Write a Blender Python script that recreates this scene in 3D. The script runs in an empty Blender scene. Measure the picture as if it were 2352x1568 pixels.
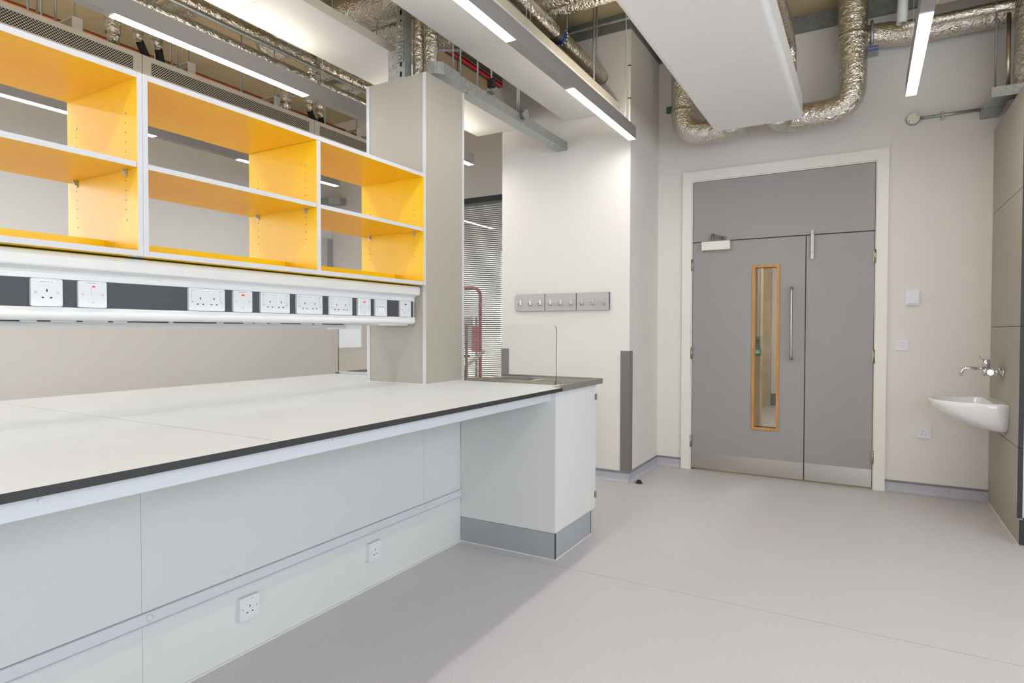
import bpy, bmesh, math, random
from mathutils import Vector, Matrix
random.seed(7)
PI = math.pi
S = bpy.context.scene
C = S.collection

# ------------------------------------------------------------------ camera, world, exposure
cd = bpy.data.cameras.new('camera'); cam = bpy.data.objects.new('camera', cd); C.objects.link(cam)
cd.sensor_width = 36.0; cd.lens = 1410.47 / 2352 * 36.0; cd.clip_start = 0.05; cd.clip_end = 200
_y, _p, _r = math.radians(29.969), math.radians(-1.1218), math.radians(0.1248)
_f = Vector((-math.sin(_y)*math.cos(_p), math.cos(_y)*math.cos(_p), math.sin(_p)))
_rt = Vector((math.cos(_y), math.sin(_y), 0)); _u = _rt.cross(_f)
_r2 = _rt*math.cos(_r) + _u*math.sin(_r); _u2 = -_rt*math.sin(_r) + _u*math.cos(_r)
cam.matrix_world = Matrix(((_r2.x, _u2.x, -_f.x, 0), (_r2.y, _u2.y, -_f.y, 0), (_r2.z, _u2.z, -_f.z, 1.24), (0, 0, 0, 1)))
S.camera = cam
S.view_settings.view_transform = 'Standard'; S.view_settings.look = 'None'
S.view_settings.gamma = 1.0; S.view_settings.use_curve_mapping = False
S.view_settings.exposure = 0.10
S.cycles.use_denoising = True
S.cycles.max_bounces = 7; S.cycles.diffuse_bounces = 4; S.cycles.glossy_bounces = 3
S.cycles.transparent_max_bounces = 10; S.cycles.adaptive_threshold = 0.05; S.cycles.sample_clamp_indirect = 8.0
S.cycles.caustics_reflective = False; S.cycles.caustics_refractive = False
SKY = 4.7
LAMP_DOWN, LAMP_UP = 35.0, 16.0
w = bpy.data.worlds.new('daylight'); S.world = w; w.use_nodes = True
_bg = w.node_tree.nodes['Background']; _bg.inputs[0].default_value = (0.84, 0.94, 1.10, 1); _bg.inputs[1].default_value = SKY

def portal(name, loc, rot, sx, sy):
    l = bpy.data.lights.new(name, 'AREA'); l.shape = 'RECTANGLE'; l.size = sx; l.size_y = sy; l.cycles.is_portal = True
    o = bpy.data.objects.new(name, l); C.objects.link(o); o.location = loc; o.rotation_euler = rot
portal('window_daylight_portal', (-5.9, -0.55, 1.85), (0, -PI/2, 0), 1.8, 4.1)
portal('window_daylight_portal', (1.3, -3.28, 1.45), (PI/2, 0, 0), 2.2, 2.6)
portal('window_daylight_portal', (2.70, 0.5, 1.85), (0, PI/2, 0), 1.8, 6.2)

# ------------------------------------------------------------------ materials
def lin(c): return tuple(((v/255)/12.92 if v/255 <= 0.04045 else ((v/255+0.055)/1.055)**2.4) for v in c)
M = {}
def mat(name, rgb, rough=0.5, metal=0.0, spec=0.5, noise=None, bump=None, emit=None, stretch=(1, 1, 1), coat=0.0):
    """rgb in sRGB 0-255; noise=(scale, amount) varies the colour; bump=(scale, strength, distance)"""
    m = bpy.data.materials.new(name); m.use_nodes = True; nt = m.node_tree; n = nt.nodes; L = nt.links
    b = n['Principled BSDF']; c = lin(rgb)
    b.inputs['Base Color'].default_value = (*c, 1); b.inputs['Roughness'].default_value = rough
    b.inputs['Metallic'].default_value = metal; b.inputs['Specular IOR Level'].default_value = spec
    b.inputs['Coat Weight'].default_value = coat
    if noise or bump:
        tc = n.new('ShaderNodeTexCoord'); mp = n.new('ShaderNodeMapping'); mp.inputs['Scale'].default_value = stretch
        L.new(tc.outputs['Object'], mp.inputs['Vector'])
    if noise:
        t = n.new('ShaderNodeTexNoise'); t.inputs['Scale'].default_value = noise[0]; t.inputs['Detail'].default_value = 4
        L.new(mp.outputs[0], t.inputs['Vector'])
        r = n.new('ShaderNodeValToRGB'); a = noise[1]
        r.color_ramp.elements[0].position = 0.3; r.color_ramp.elements[1].position = 0.7
        r.color_ramp.elements[0].color = (*[max(0, v*(1-a)) for v in c], 1); r.color_ramp.elements[1].color = (*[min(1, v*(1+a)) for v in c], 1)
        L.new(t.outputs['Fac'], r.inputs['Fac']); L.new(r.outputs['Color'], b.inputs['Base Color'])
    if bump:
        t2 = n.new('ShaderNodeTexNoise'); t2.inputs['Scale'].default_value = bump[0]; t2.inputs['Detail'].default_value = 5
        L.new(mp.outputs[0], t2.inputs['Vector'])
        bn = n.new('ShaderNodeBump'); bn.inputs['Strength'].default_value = bump[1]; bn.inputs['Distance'].default_value = bump[2]
        L.new(t2.outputs['Fac'], bn.inputs['Height']); L.new(bn.outputs['Normal'], b.inputs['Normal'])
    if emit:
        b.inputs['Emission Color'].default_value = (*lin(emit[0]), 1); b.inputs['Emission Strength'].default_value = emit[1]
    M[name] = m
    return m
mat('wall', (230, 224, 216), 0.75, spec=0.25, bump=(60, 0.04, 0.002))
mat('wall_grey', (233, 230, 225), 0.75, spec=0.25)
mat('frame_white', (238, 232, 222), 0.45)
mat('worktop', (221, 223, 225), 0.42, noise=(3, 0.015))
mat('core', (52, 51, 50), 0.55, noise=(80, 0.08))
mat('steel_white', (218, 218, 219), 0.4)
mat('panel_white', (220, 219, 214), 0.5, noise=(2, 0.015))
mat('plinth', (164, 166, 168), 0.5, noise=(5, 0.03))
mat('yellow', (247, 202, 12), 0.33, spec=0.4, noise=(4, 0.02))
mat('edging', (204, 202, 203), 0.45)
mat('trunking', (228, 226, 223), 0.28)
mat('trunking_grey', (205, 206, 204), 0.4)
mat('charcoal', (74, 75, 80), 0.55, noise=(120, 0.06))
mat('socket_white', (226, 225, 226), 0.3)
mat('hole', (14, 14, 26), 0.8)
mat('screw', (196, 192, 184), 0.35, metal=0.6)
mat('neon', (225, 30, 12), 0.3, emit=((230, 30, 10), 0.5))
mat('label_white', (245, 245, 245), 0.6)
mat('ink', (112, 112, 118), 0.7)
mat('greige', (172, 164, 150), 0.55, noise=(120, 0.025))
mat('lamp_grey', (150, 144, 140), 0.5)
mat('galv', (176, 180, 178), 0.42, metal=0.75, noise=(45, 0.14))
mat('galv_dark', (138, 141, 138), 0.5, metal=0.4, noise=(30, 0.15))
mat('steel', (205, 201, 195), 0.26, metal=1.0, noise=(14, 0.06), stretch=(1, 40, 40))
mat('steel_dark', (130, 123, 115), 0.45, metal=0.0)
mat('satin_light', (206, 200, 192), 0.34, metal=0.9)
mat('casing', (247, 244, 240), 0.5)
mat('chrome', (225, 225, 225), 0.08, metal=1.0)
mat('satin', (178, 168, 152), 0.3, metal=1.0)
mat('copper', (166, 92, 60), 0.4, metal=0.7)
mat('rubber', (30, 30, 30), 0.7)
mat('ceramic', (244, 243, 242), 0.08, spec=0.6, coat=0.4)
mat('door_grey', (158, 154, 151), 0.5, noise=(150, 0.03))
mat('door_lip', (84, 55, 36), 0.6)
mat('guard', (122, 118, 115), 0.5)
mat('weld', (172, 166, 166), 0.5)
mat('cap_grey', (128, 128, 128), 0.5)
mat('hook_board', (188, 184, 182), 0.45)
mat('beam_cream', (232, 224, 206), 0.5)
mat('red', (216, 28, 38), 0.45)
mat('red_frame', (190, 74, 84), 0.45)
mat('blue_tape', (40, 70, 170), 0.5)
mat('band_green', (74, 76, 40), 0.5)
mat('leaf', (40, 108, 44), 0.45, noise=(20, 0.2))
mat('pot', (190, 186, 180), 0.6)
mat('green_box', (40, 150, 110), 0.4)
mat('cable_white', (236, 232, 222), 0.5)
mat('sealant', (222, 220, 212), 0.5)
mat('slat', (124, 129, 131), 0.45)
mat('frame_dark', (60, 62, 66), 0.5)
mat('concrete', (186, 168, 134), 0.85, spec=0.2, noise=(1.3, 0.13), bump=(9, 0.25, 0.01))
mat('concrete_wall', (200, 182, 150), 0.85, spec=0.2, noise=(6, 0.12), bump=(25, 0.2, 0.006))
mat('corridor_floor', (186, 186, 184), 0.3, noise=(3, 0.1))
mat('oak', (198, 142, 72), 0.5, noise=(9, 0.16), stretch=(8, 8, 1))
mat('brick_far', (208, 196, 184), 0.8, noise=(4, 0.1))

def floor_mat():
    m = mat('floor', (196, 190, 189), 0.42, spec=0.35); nt = m.node_tree; n = nt.nodes; L = nt.links; b = n['Principled BSDF']
    tc = n.new('ShaderNodeTexCoord')
    t = n.new('ShaderNodeTexNoise'); t.inputs['Scale'].default_value = 240; t.inputs['Detail'].default_value = 6; t.inputs['Roughness'].default_value = 0.75
    L.new(tc.outputs['Object'], t.inputs['Vector'])
    r = n.new('ShaderNodeValToRGB'); e = r.color_ramp.elements
    e[0].position = 0.34; e[0].color = (*lin((186, 180, 182)), 1); e[1].position = 0.66; e[1].color = (*lin((226, 221, 219)), 1)
    L.new(t.outputs['Fac'], r.inputs['Fac'])
    t2 = n.new('ShaderNodeTexNoise'); t2.inputs['Scale'].default_value = 1.4; t2.inputs['Detail'].default_value = 3
    L.new(tc.outputs['Object'], t2.inputs['Vector'])
    mx = n.new('ShaderNodeMix'); mx.data_type = 'RGBA'; mx.blend_type = 'MULTIPLY'
    r2 = n.new('ShaderNodeValToRGB'); r2.color_ramp.elements[0].color = (.93, .93, .94, 1); r2.color_ramp.elements[1].color = (1, 1, 1, 1)
    L.new(t2.outputs['Fac'], r2.inputs['Fac']); mx.inputs[0].default_value = 1
    L.new(r.outputs['Color'], mx.inputs[6]); L.new(r2.outputs['Color'], mx.inputs[7]); L.new(mx.outputs[2], b.inputs['Base Color'])
floor_mat()
mat('cove', (186, 184, 190), 0.5, noise=(150, 0.1))

def foil_mat():
    m = mat('foil', (222, 215, 203), 0.17, metal=1.0); nt = m.node_tree; n = nt.nodes; L = nt.links; b = n['Principled BSDF']
    tc = n.new('ShaderNodeTexCoord')
    a = n.new('ShaderNodeTexNoise'); a.inputs['Scale'].default_value = 26; a.inputs['Detail'].default_value = 5; a.inputs['Distortion'].default_value = 2.2
    v = n.new('ShaderNodeTexVoronoi'); v.inputs['Scale'].default_value = 18; v.feature = 'DISTANCE_TO_EDGE'
    d = n.new('ShaderNodeVectorMath'); d.operation = 'ADD'
    nn = n.new('ShaderNodeTexNoise'); nn.inputs['Scale'].default_value = 12
    L.new(tc.outputs['Object'], nn.inputs['Vector']); sc = n.new('ShaderNodeVectorMath'); sc.operation = 'SCALE'; sc.inputs['Scale'].default_value = 0.12
    L.new(nn.outputs['Color'], sc.inputs[0]); L.new(tc.outputs['Object'], d.inputs[0]); L.new(sc.outputs[0], d.inputs[1])
    L.new(d.outputs[0], v.inputs['Vector']); L.new(tc.outputs['Object'], a.inputs['Vector'])
    ad = n.new('ShaderNodeMath'); ad.operation = 'ADD'; L.new(a.outputs['Fac'], ad.inputs[0]); L.new(v.outputs['Distance'], ad.inputs[1])
    bn = n.new('ShaderNodeBump'); bn.inputs['Strength'].default_value = 0.62; bn.inputs['Distance'].default_value = 0.016
    L.new(ad.outputs[0], bn.inputs['Height']); L.new(bn.outputs['Normal'], b.inputs['Normal'])
foil_mat()

def perforated_mat(name, base, pitch, rad, u, v, hole, rect=None):
    """flat perforated sheet: a staggered grid of dark round holes in object space"""
    m = mat(name, base, 0.5); nt = m.node_tree; n = nt.nodes; L = nt.links; b = n['Principled BSDF']
    tc = n.new('ShaderNodeTexCoord'); sp = n.new('ShaderNodeSeparateXYZ'); L.new(tc.outputs['Object'], sp.inputs[0])
    def mth(op, a, bb=None):
        k = n.new('ShaderNodeMath'); k.operation = op
        for i, q in enumerate((a, bb)):
            if q is None: continue
            if isinstance(q, (int, float)): k.inputs[i].default_value = q
            else: L.new(q, k.inputs[i])
        return k.outputs[0]
    def cell(o, off): return mth('SUBTRACT', mth('FRACT', mth('ADD', mth('DIVIDE', o, pitch), off)), 0.5)
    U, V = sp.outputs[u], sp.outputs[v]
    d = []
    for off in (100.0, 100.5):
        a, c = cell(U, off), cell(V, off); d.append(mth('ADD', mth('MULTIPLY', a, a), mth('MULTIPLY', c, c)))
    dm = mth('MINIMUM', d[0], d[1]); f = mth('LESS_THAN', dm, (rad/pitch)**2)
    mx = n.new('ShaderNodeMix'); mx.data_type = 'RGBA'; L.new(f, mx.inputs[0])
    mx.inputs[6].default_value = (*lin(base), 1); mx.inputs[7].default_value = (*lin(hole), 1); L.new(mx.outputs[2], b.inputs['Base Color'])
perforated_mat('perforated_cream', (232, 222, 200), 0.0165, 0.0052, 1, 2, (38, 34, 30))
perforated_mat('perforated_white', (244, 240, 234), 0.0065, 0.0013, 0, 1, (205, 200, 194))

def glass_mat():
    m = bpy.data.materials.new('glass'); m.use_nodes = True; nt = m.node_tree; n = nt.nodes; L = nt.links; n.remove(n['Principled BSDF'])
    t = n.new('ShaderNodeBsdfTransparent'); t.inputs[0].default_value = (0.975, 0.988, 0.98, 1)
    g = n.new('ShaderNodeBsdfGlossy'); g.inputs['Roughness'].default_value = 0.0
    fr = n.new('ShaderNodeFresnel'); ge = n.new('ShaderNodeNewGeometry'); io = n.new('ShaderNodeMapRange')
    io.inputs['To Min'].default_value = 1.5; io.inputs['To Max'].default_value = 1/1.5      # both faces of the pane reflect like air to glass
    L.new(ge.outputs['Backfacing'], io.inputs['Value']); L.new(io.outputs[0], fr.inputs['IOR'])
    mx = n.new('ShaderNodeMixShader'); L.new(fr.outputs[0], mx.inputs[0]); L.new(t.outputs[0], mx.inputs[1]); L.new(g.outputs[0], mx.inputs[2])
    L.new(mx.outputs[0], n['Material Output'].inputs['Surface']); M['glass'] = m
glass_mat()
mat('glass_edge', (70, 92, 84), 0.15)
def emis(name, rgb, k):
    m = bpy.data.materials.new(name); m.use_nodes = True; n = m.node_tree.nodes; n.remove(n['Principled BSDF'])
    e = n.new('ShaderNodeEmission'); e.inputs[0].default_value = (*rgb, 1); e.inputs[1].default_value = k
    m.node_tree.links.new(e.outputs[0], n['Material Output'].inputs['Surface']); M[name] = m
emis('lamp_down', (1.0, 0.978, 0.945), LAMP_DOWN)
emis('lamp_up', (1.0, 0.91, 0.76), LAMP_UP)
emis('corridor_fill', (1.0, 0.95, 0.88), 9.0)
emis('lobby_fill', (1.0, 0.98, 0.95), 22.0)

# ------------------------------------------------------------------ mesh helpers
def box(bm, x0, x1, y0, y1, z0, z1, mi=0):
    v = [bm.verts.new((x, y, z)) for x in (x0, x1) for y in (y0, y1) for z in (z0, z1)]
    fs = [bm.faces.new([v[i] for i in q]) for q in ((0, 1, 3, 2), (4, 6, 7, 5), (0, 4, 5, 1), (2, 3, 7, 6), (0, 2, 6, 4), (1, 5, 7, 3))]
    for f in fs: f.material_index = mi
    return fs      # -x +x -y +y -z +z
def fillet(pts, rad, n=6):
    pts = [Vector(p) for p in pts]; out = [pts[0]]
    for a, b, c in zip(pts, pts[1:], pts[2:]):
        u, v = (a-b), (c-b); r = min(rad, u.length*0.49, v.length*0.49); p0, p1 = b+u.normalized()*r, b+v.normalized()*r
        for i in range(n+1):
            t = i/n; out.append(p0*(1-t)**2 + b*2*t*(1-t) + p1*t*t)
    out.append(pts[-1]); return out
def tube(bm, pts, r, seg=14, mi=0, caps=True, jitter=0.0, sub=None):
    pts = [Vector(p) for p in pts]
    if sub:
        q = [pts[0]]
        for a, b in zip(pts, pts[1:]):
            k = max(1, int((b-a).length/sub)); q += [a.lerp(b, (i+1)/k) for i in range(k)]
        pts = q
    rings = []; prev = None
    for i, p in enumerate(pts):
        t = (pts[min(i+1, len(pts)-1)] - pts[max(i-1, 0)]).normalized()
        if prev is None: nrm = t.orthogonal().normalized()
        else: nrm = (prev - t*prev.dot(t)); nrm = nrm.normalized() if nrm.length > 1e-6 else t.orthogonal().normalized()
        prev = nrm; bi = t.cross(nrm); rr = r[i] if isinstance(r, (list, tuple)) else r
        rr_ = rr*(1+random.uniform(-jitter, jitter))
        rings.append([bm.verts.new(p + (nrm*math.cos(2*PI*k/seg) + bi*math.sin(2*PI*k/seg))*rr_*(1+random.uniform(-jitter, jitter)*0.5)) for k in range(seg)])
    for a, b in zip(rings, rings[1:]):
        for k in range(seg):
            f = bm.faces.new((a[k], a[(k+1) % seg], b[(k+1) % seg], b[k])); f.material_index = mi; f.smooth = True
    if caps:
        for rg, fl in ((rings[0], True), (rings[-1], False)):
            f = bm.faces.new(list(reversed(rg)) if fl else rg); f.material_index = mi
def prism(bm, poly, ax, a0, a1, mi=0, smooth=False):
    """poly: 2D points in the plane across axis ax (x: (y,z), y: (x,z), z: (x,y))"""
    def P(q, a): return {'x': (a, q[0], q[1]), 'y': (q[0], a, q[1]), 'z': (q[0], q[1], a)}[ax]
    A = [bm.verts.new(P(q, a0)) for q in poly]; B = [bm.verts.new(P(q, a1)) for q in poly]; n = len(poly); fs = []
    for i in range(n):
        f = bm.faces.new((A[i], A[(i+1) % n], B[(i+1) % n], B[i])); f.material_index = mi; f.smooth = smooth; fs.append(f)
    fs.append(bm.faces.new(A)); fs.append(bm.faces.new(B))
    for f in fs[-2:]: f.material_index = mi
    return fs
def rounded(x0, x1, z0, z1, r, n=5, corners=(1, 1, 1, 1)):
    """rectangle outline, corners in order (x0z0, x1z0, x1z1, x0z1)"""
    out = []
    for k, (cx, cz, a) in enumerate(((x0, z0, PI), (x1, z0, 1.5*PI), (x1, z1, 0), (x0, z1, .5*PI))):
        if not corners[k]: out.append((cx, cz)); continue
        ox = cx + (r if cx == x0 else -r); oz = cz + (r if cz == z0 else -r)
        out += [(ox+r*math.cos(a+.5*PI*i/n), oz+r*math.sin(a+.5*PI*i/n)) for i in range(n+1)]
    return out
def lathe(bm, prof, c, axis='z', seg=20, mi=0):
    """prof: (radius, height along axis) from c"""
    c = Vector(c); ax = {'x': (Vector((1, 0, 0)), Vector((0, 1, 0)), Vector((0, 0, 1))), 'y': (Vector((0, 1, 0)), Vector((0, 0, 1)), Vector((1, 0, 0))), 'z': (Vector((0, 0, 1)), Vector((1, 0, 0)), Vector((0, 1, 0)))}[axis]
    rings = [[bm.verts.new(c + ax[0]*h + (ax[1]*math.cos(2*PI*k/seg) + ax[2]*math.sin(2*PI*k/seg))*max(r, 1e-4)) for k in range(seg)] for r, h in prof]
    for a, b in zip(rings, rings[1:]):
        for k in range(seg):
            f = bm.faces.new((a[k], a[(k+1) % seg], b[(k+1) % seg], b[k])); f.material_index = mi; f.smooth = True
    for rg in (rings[0], rings[-1]):
        f = bm.faces.new(rg); f.material_index = mi
ORG = {}
def tag(o, label, cat=None, group=None, kind=None):
    if label: o['label'] = label
    if cat: o['category'] = cat
    if group: o['group'] = group
    if kind: o['kind'] = kind
    return o
def thing(name, loc, label=None, cat=None, group=None, kind=None, rz=0):
    o = bpy.data.objects.new(name, None); C.objects.link(o); o.location = loc; o.rotation_euler = (0, 0, rz); o.empty_display_size = 0.05
    ORG[o.name] = Vector(loc)
    return tag(o, label, cat, group, kind)
def obj(name, bm, mats, parent=None, bevel=0.0, local=False, smooth=False, segs=2):
    if bevel:
        es = [e for e in bm.edges if len(e.link_faces) == 2 and e.calc_face_angle(0) > 0.5]
        bmesh.ops.bevel(bm, geom=es, offset=bevel, segments=segs, profile=0.6, affect='EDGES', clamp_overlap=True)
    bmesh.ops.recalc_face_normals(bm, faces=bm.faces[:])
    if parent is not None: org = ORG[parent.name]
    elif local: org = Vector((0, 0, 0))
    else:
        co = [v.co for v in bm.verts]
        org = Vector(((min(c.x for c in co)+max(c.x for c in co))/2, (min(c.y for c in co)+max(c.y for c in co))/2, min(c.z for c in co)))
    if not local: bmesh.ops.translate(bm, verts=bm.verts[:], vec=-org)
    if smooth:
        for f in bm.faces: f.smooth = True
    me = bpy.data.meshes.new(name); bm.to_mesh(me); bm.free()
    for m in (mats if isinstance(mats, (list, tuple)) else [mats]): me.materials.append(M[m])
    o = bpy.data.objects.new(name, me); C.objects.link(o)
    if parent is not None: o.parent = parent; ORG[o.name] = org
    else: o.location = org; ORG[o.name] = org
    return o
def nb(): return bmesh.new()
def bx(name, dims, m, parent=None, bevel=0.0):
    b = nb(); box(b, *dims); return obj(name, b, m, parent, bevel)
def tb(name, pts, r, m, parent=None, seg=14, jitter=0.0, sub=None):
    b = nb(); tube(b, pts, r, seg, jitter=jitter, sub=sub); return obj(name, b, m, parent)
def dup(o, loc=None, label=None, rz=None, parent=None):
    c = o.copy(); C.objects.link(c)
    if parent is not None: c.parent = parent
    if loc is not None: c.location = loc
    if rz is not None: c.rotation_euler = (0, 0, rz)
    if label: c['label'] = label
    for ch in list(o.children): dup(ch, parent=c)
    return c
def st(o, label=None): return tag(o, label, kind='structure')

# ------------------------------------------------------------------ the room
XL, XR, YB, YF, ZC = -5.81, 2.60, -3.20, 5.54, 3.78
fl = thing('floor', (0, 0, 0), 'lavender-grey speckled vinyl sheet floor of the laboratory', kind='structure')
for nm, d in (('vinyl_sheet', (XL, XR, YB, 0.898)), ('vinyl_sheet', (XL, XR, 0.902, 2.888)), ('vinyl_sheet', (XL, XR, 2.892, YF))):
    b = nb(); box(b, d[0], d[1], d[2], d[3], -0.03, 0.0); obj(nm, b, 'floor', fl)
b = nb(); box(b, XL, XR, 2.8885, 2.8915, -0.02, 0.0002); box(b, XL, XR, 0.8985, 0.9015, -0.02, 0.0002); obj('weld_seam', b, 'weld', fl)
b = nb(); box(b, XL-0.3, XR+0.3, YB-0.3, YF+0.3, -0.15, -0.031); st(obj('floor_slab', b, 'concrete'), 'concrete slab under the vinyl floor')
b = nb(); box(b, XL-0.3, XR+0.3, YB-0.3, YF+0.2, ZC, ZC+0.2); st(obj('ceiling', b, 'concrete'), 'bare tan concrete soffit above the services')

# far wall with the door opening and the glazed opening
DX0, DX1, DZ = -1.352, 0.061, 2.551
GX0, GX1, GZ0, GZ1 = -4.90, -2.95, 0.62, 2.655
b = nb(); Y0, Y1 = YF, YF+0.2
box(b, XL-0.2, GX0, Y0, Y1, 0, ZC); box(b, GX0, GX1, Y0, Y1, 0, GZ0); box(b, GX0, GX1, Y0, Y1, GZ1, ZC); box(b, GX1, DX0, Y0, Y1, 0, ZC)
box(b, DX0, DX1, Y0, Y1, DZ, ZC); box(b, DX1, XR+0.2, Y0, Y1, 0, ZC)
st(obj('wall_far', b, 'wall'), 'off-white painted wall holding the grey double door')
b = nb(); box(b, -2.853, -1.655, 4.767, YF, 0, 3.645); st(obj('wall_pier', b, 'wall'), 'off-white boxed wall pier carrying the coat hooks')
b = nb()
WL0, WL1, WZ0, WZ1 = -2.6, 1.5, 0.95, 2.75
box(b, XL-0.2, XL, YB-0.2, WL0, 0, ZC); box(b, XL-0.2, XL, WL1, YF, 0, ZC); box(b, XL-0.2, XL, WL0, WL1, 0, WZ0); box(b, XL-0.2, XL, WL0, WL1, WZ1, ZC)
st(obj('wall_left', b, 'wall_grey'), 'pale grey wall behind the yellow shelving')
b = nb(); WB0, WB1 = 0.2, 2.4
box(b, XL, WB0, YB-0.2, YB, 0, ZC); box(b, WB1, XR, YB-0.2, YB, 0, ZC); box(b, WB0, WB1, YB-0.2, YB, 0, 0.15); box(b, WB0, WB1, YB-0.2, YB, WZ1, ZC)
st(obj('wall_back', b, 'wall'), 'off-white window wall behind the camera')
b = nb(); WR0, WR1 = -2.6, 3.6
box(b, XR, XR+0.2, YB-0.2, WR0, 0, ZC); box(b, XR, XR+0.2, WR1, YF, 0, ZC); box(b, XR, XR+0.2, WR0, WR1, 0, WZ0); box(b, XR, XR+0.2, WR0, WR1, WZ1, ZC); st(obj('wall_right', b, 'wall'), 'off-white wall at the basin side')
b = nb(); box(b, -2.853-0.03, -1.655+0.012, 4.755, YF, 3.645, ZC); st(obj('trim_1', b, 'galv_dark'), 'galvanised head track between the hook pier and soffit')
b = nb(); box(b, -1.643, XR, YF-0.03, YF, 3.650, ZC); st(obj('trim_2', b, 'galv_dark'), 'galvanised head track above the door wall')

# daylight windows behind the camera
def ext_window(name, lab, ax, a0, a1, pos, n, WZ0=WZ0):
    t = thing(name, (0, 0, 0), lab, kind='structure'); k = 0.05
    def pc(nm, u0, u1, z0, z1, m, d0=0.0, d1=0.06):
        q = nb()
        if ax == 'x': box(q, u0, u1, pos-d1, pos-d0, z0, z1)
        else: box(q, pos-d1, pos-d0, u0, u1, z0, z1)
        obj(nm, q, m, t)
    pc('frame_rail', a0, a1, WZ0, WZ0+k, 'frame_dark'); pc('frame_rail', a0, a1, WZ1-k, WZ1, 'frame_dark')
    for i in range(n+1):
        u = a0 + (a1-a0-k)*i/n; pc('mullion', u, u+k, WZ0+k, WZ1-k, 'frame_dark')
    for i in range(n):
        u = a0 + (a1-a0-k)*i/n; pc('pane', u+k, u+(a1-a0-k)/n, WZ0+k, WZ1-k, 'glass', 0.028, 0.032)
ext_window('window_2', 'dark framed window in the pale grey wall behind the shelving', 'y', WL0, WL1, XL-0.02, 3)
ext_window('window_3', 'dark framed window in the wall behind the camera', 'x', WB0, WB1, YB-0.02, 2, 0.15)
ext_window('window_4', 'long dark framed window in the wall facing the bench', 'y', WR0, WR1, XR+0.10, 5)

# coved vinyl skirting
def skirting(name, p0, p1, nrm, label):
    """p0,p1 on the wall line; nrm points into the room"""
    t = thing(name, (*p0, 0), label, kind='structure')
    d = Vector((p1[0]-p0[0], p1[1]-p0[1])); n = Vector(nrm)
    cv = [(0.0, 0.0)] + [(0.030-0.026*math.sin(a), 0.030-0.029*math.cos(a)) for a in [i*PI/12 for i in range(7)]] + [(0.004, 0.074), (0.0, 0.074)]
    def run(nm, prof, m):
        q = nb(); A = [q.verts.new((p0[0]+n.x*u, p0[1]+n.y*u, z)) for u, z in prof]; B = [q.verts.new((p0[0]+d.x+n.x*u, p0[1]+d.y+n.y*u, z)) for u, z in prof]
        k = len(prof)
        for i in range(k): q.faces.new((A[i], A[(i+1) % k], B[(i+1) % k], B[i]))
        q.faces.new(A); q.faces.new(B); obj(nm, q, m, t)
    run('cove', cv, 'cove'); run('capping', [(0, 0.074), (0.008, 0.074), (0.008, 0.084), (0.004, 0.090), (0, 0.090)], 'cap_grey')
skirting('baseboard_pier', (-2.853, 4.767), (-1.655, 4.767), (0, -1), 'coved grey vinyl skirting under the coat hooks')
skirting('baseboard_return', (-1.655, 4.767), (-1.655, YF), (1, 0), 'coved grey vinyl skirting along the pier side')
skirting('baseboard_far', (-1.655, YF), (-1.43, YF), (0, -1), 'short coved vinyl skirting between pier and door frame')
skirting('baseboard_basin', (0.137, YF), (0.775, YF), (0, -1), 'coved vinyl skirting between door frame and basin panel')
skirting('baseboard_left', (XL, -3.2), (XL, YF), (1, 0), 'coved vinyl skirting along the wall behind the shelving')
skirting('baseboard_glazing', (XL, YF), (-2.853, YF), (0, -1), 'coved vinyl skirting below the blinds')

# ------------------------------------------------------------------ door
d1 = thing('door_1', (-0.645, YF, 0), 'grey double door with unequal leaves, overpanel and white frame', kind='structure')
b = nb(); box(b, -1.430, DX0, YF-0.022, YF+0.03, 0, 2.634); box(b, DX1, 0.137, YF-0.022, YF+0.03, 0, 2.634); box(b, DX0, DX1, YF-0.022, YF+0.03, DZ, 2.634)
obj('frame', b, 'frame_white', d1, 0.002)
b = nb(); box(b, DX0, DX0+0.008, YF-0.005, YF+0.19, 0, DZ); box(b, DX1-0.008, DX1, YF-0.005, YF+0.19, 0, DZ); box(b, DX0+0.008, DX1-0.008, YF-0.005, YF+0.19, DZ-0.008, DZ)
obj('frame_lining', b, 'frame_white', d1)
def rim(bm, x0, x1, z0, z1, y0, y1, hx0, hx1, hz0, hz1):
    box(bm, x0, hx0, y0, y1, z0, z1); box(bm, hx1, x1, y0, y1, z0, z1); box(bm, hx0, hx1, y0, y1, z0, hz0); box(bm, hx0, hx1, y0, y1, hz1, z1)
SP = -0.432; YL0, YL1 = YF+0.004, YF+0.052
b = nb(); box(b, DX0+0.012, DX1-0.012, YL0, YL1, 2.017, DZ-0.011); obj('overpanel', b, 'door_grey', d1)
b = nb(); box(b, DX0+0.008, DX1-0.008, YL0+0.02, YL1-0.01, 2.0085, 2.0165); obj('overpanel_joint', b, 'door_lip', d1)
lf = nb(); rim(lf, DX0+0.012, SP-0.004, 0.010, 2.009, YL0, YL1, -0.822, -0.645, 0.418, 1.765); leafA = obj('leaf', lf, 'door_grey', d1); leafA['label'] = 'wide grey door leaf with vision panel'
b = nb(); box(b, SP+0.004, DX1-0.012, YL0, YL1, 0.010, 2.009); leafB = obj('leaf', b, 'door_grey', d1); leafB['label'] = 'narrow plain grey door leaf'
b = nb(); box(b, SP-0.004, SP+0.004, YL0+0.006, YL1-0.006, 0.010, 2.009); obj('leaf_lipping', b, 'door_lip', leafA)
b = nb(); box(b, DX1-0.012, DX1-0.008, YL0+0.006, YL1-0.006, 0.01, 2.54); box(b, DX0+0.008, DX0+0.012, YL0+0.006, YL1-0.006, 0.01, 2.54); obj('leaf_gap_seal', b, 'door_lip', leafB)
b = nb(); rim(b, -0.840, -0.627, 0.396, 1.786, YF-0.006, YL1+0.006, -0.820, -0.647, 0.418, 1.765); obj('vision_frame', b, 'oak', leafA)
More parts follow.
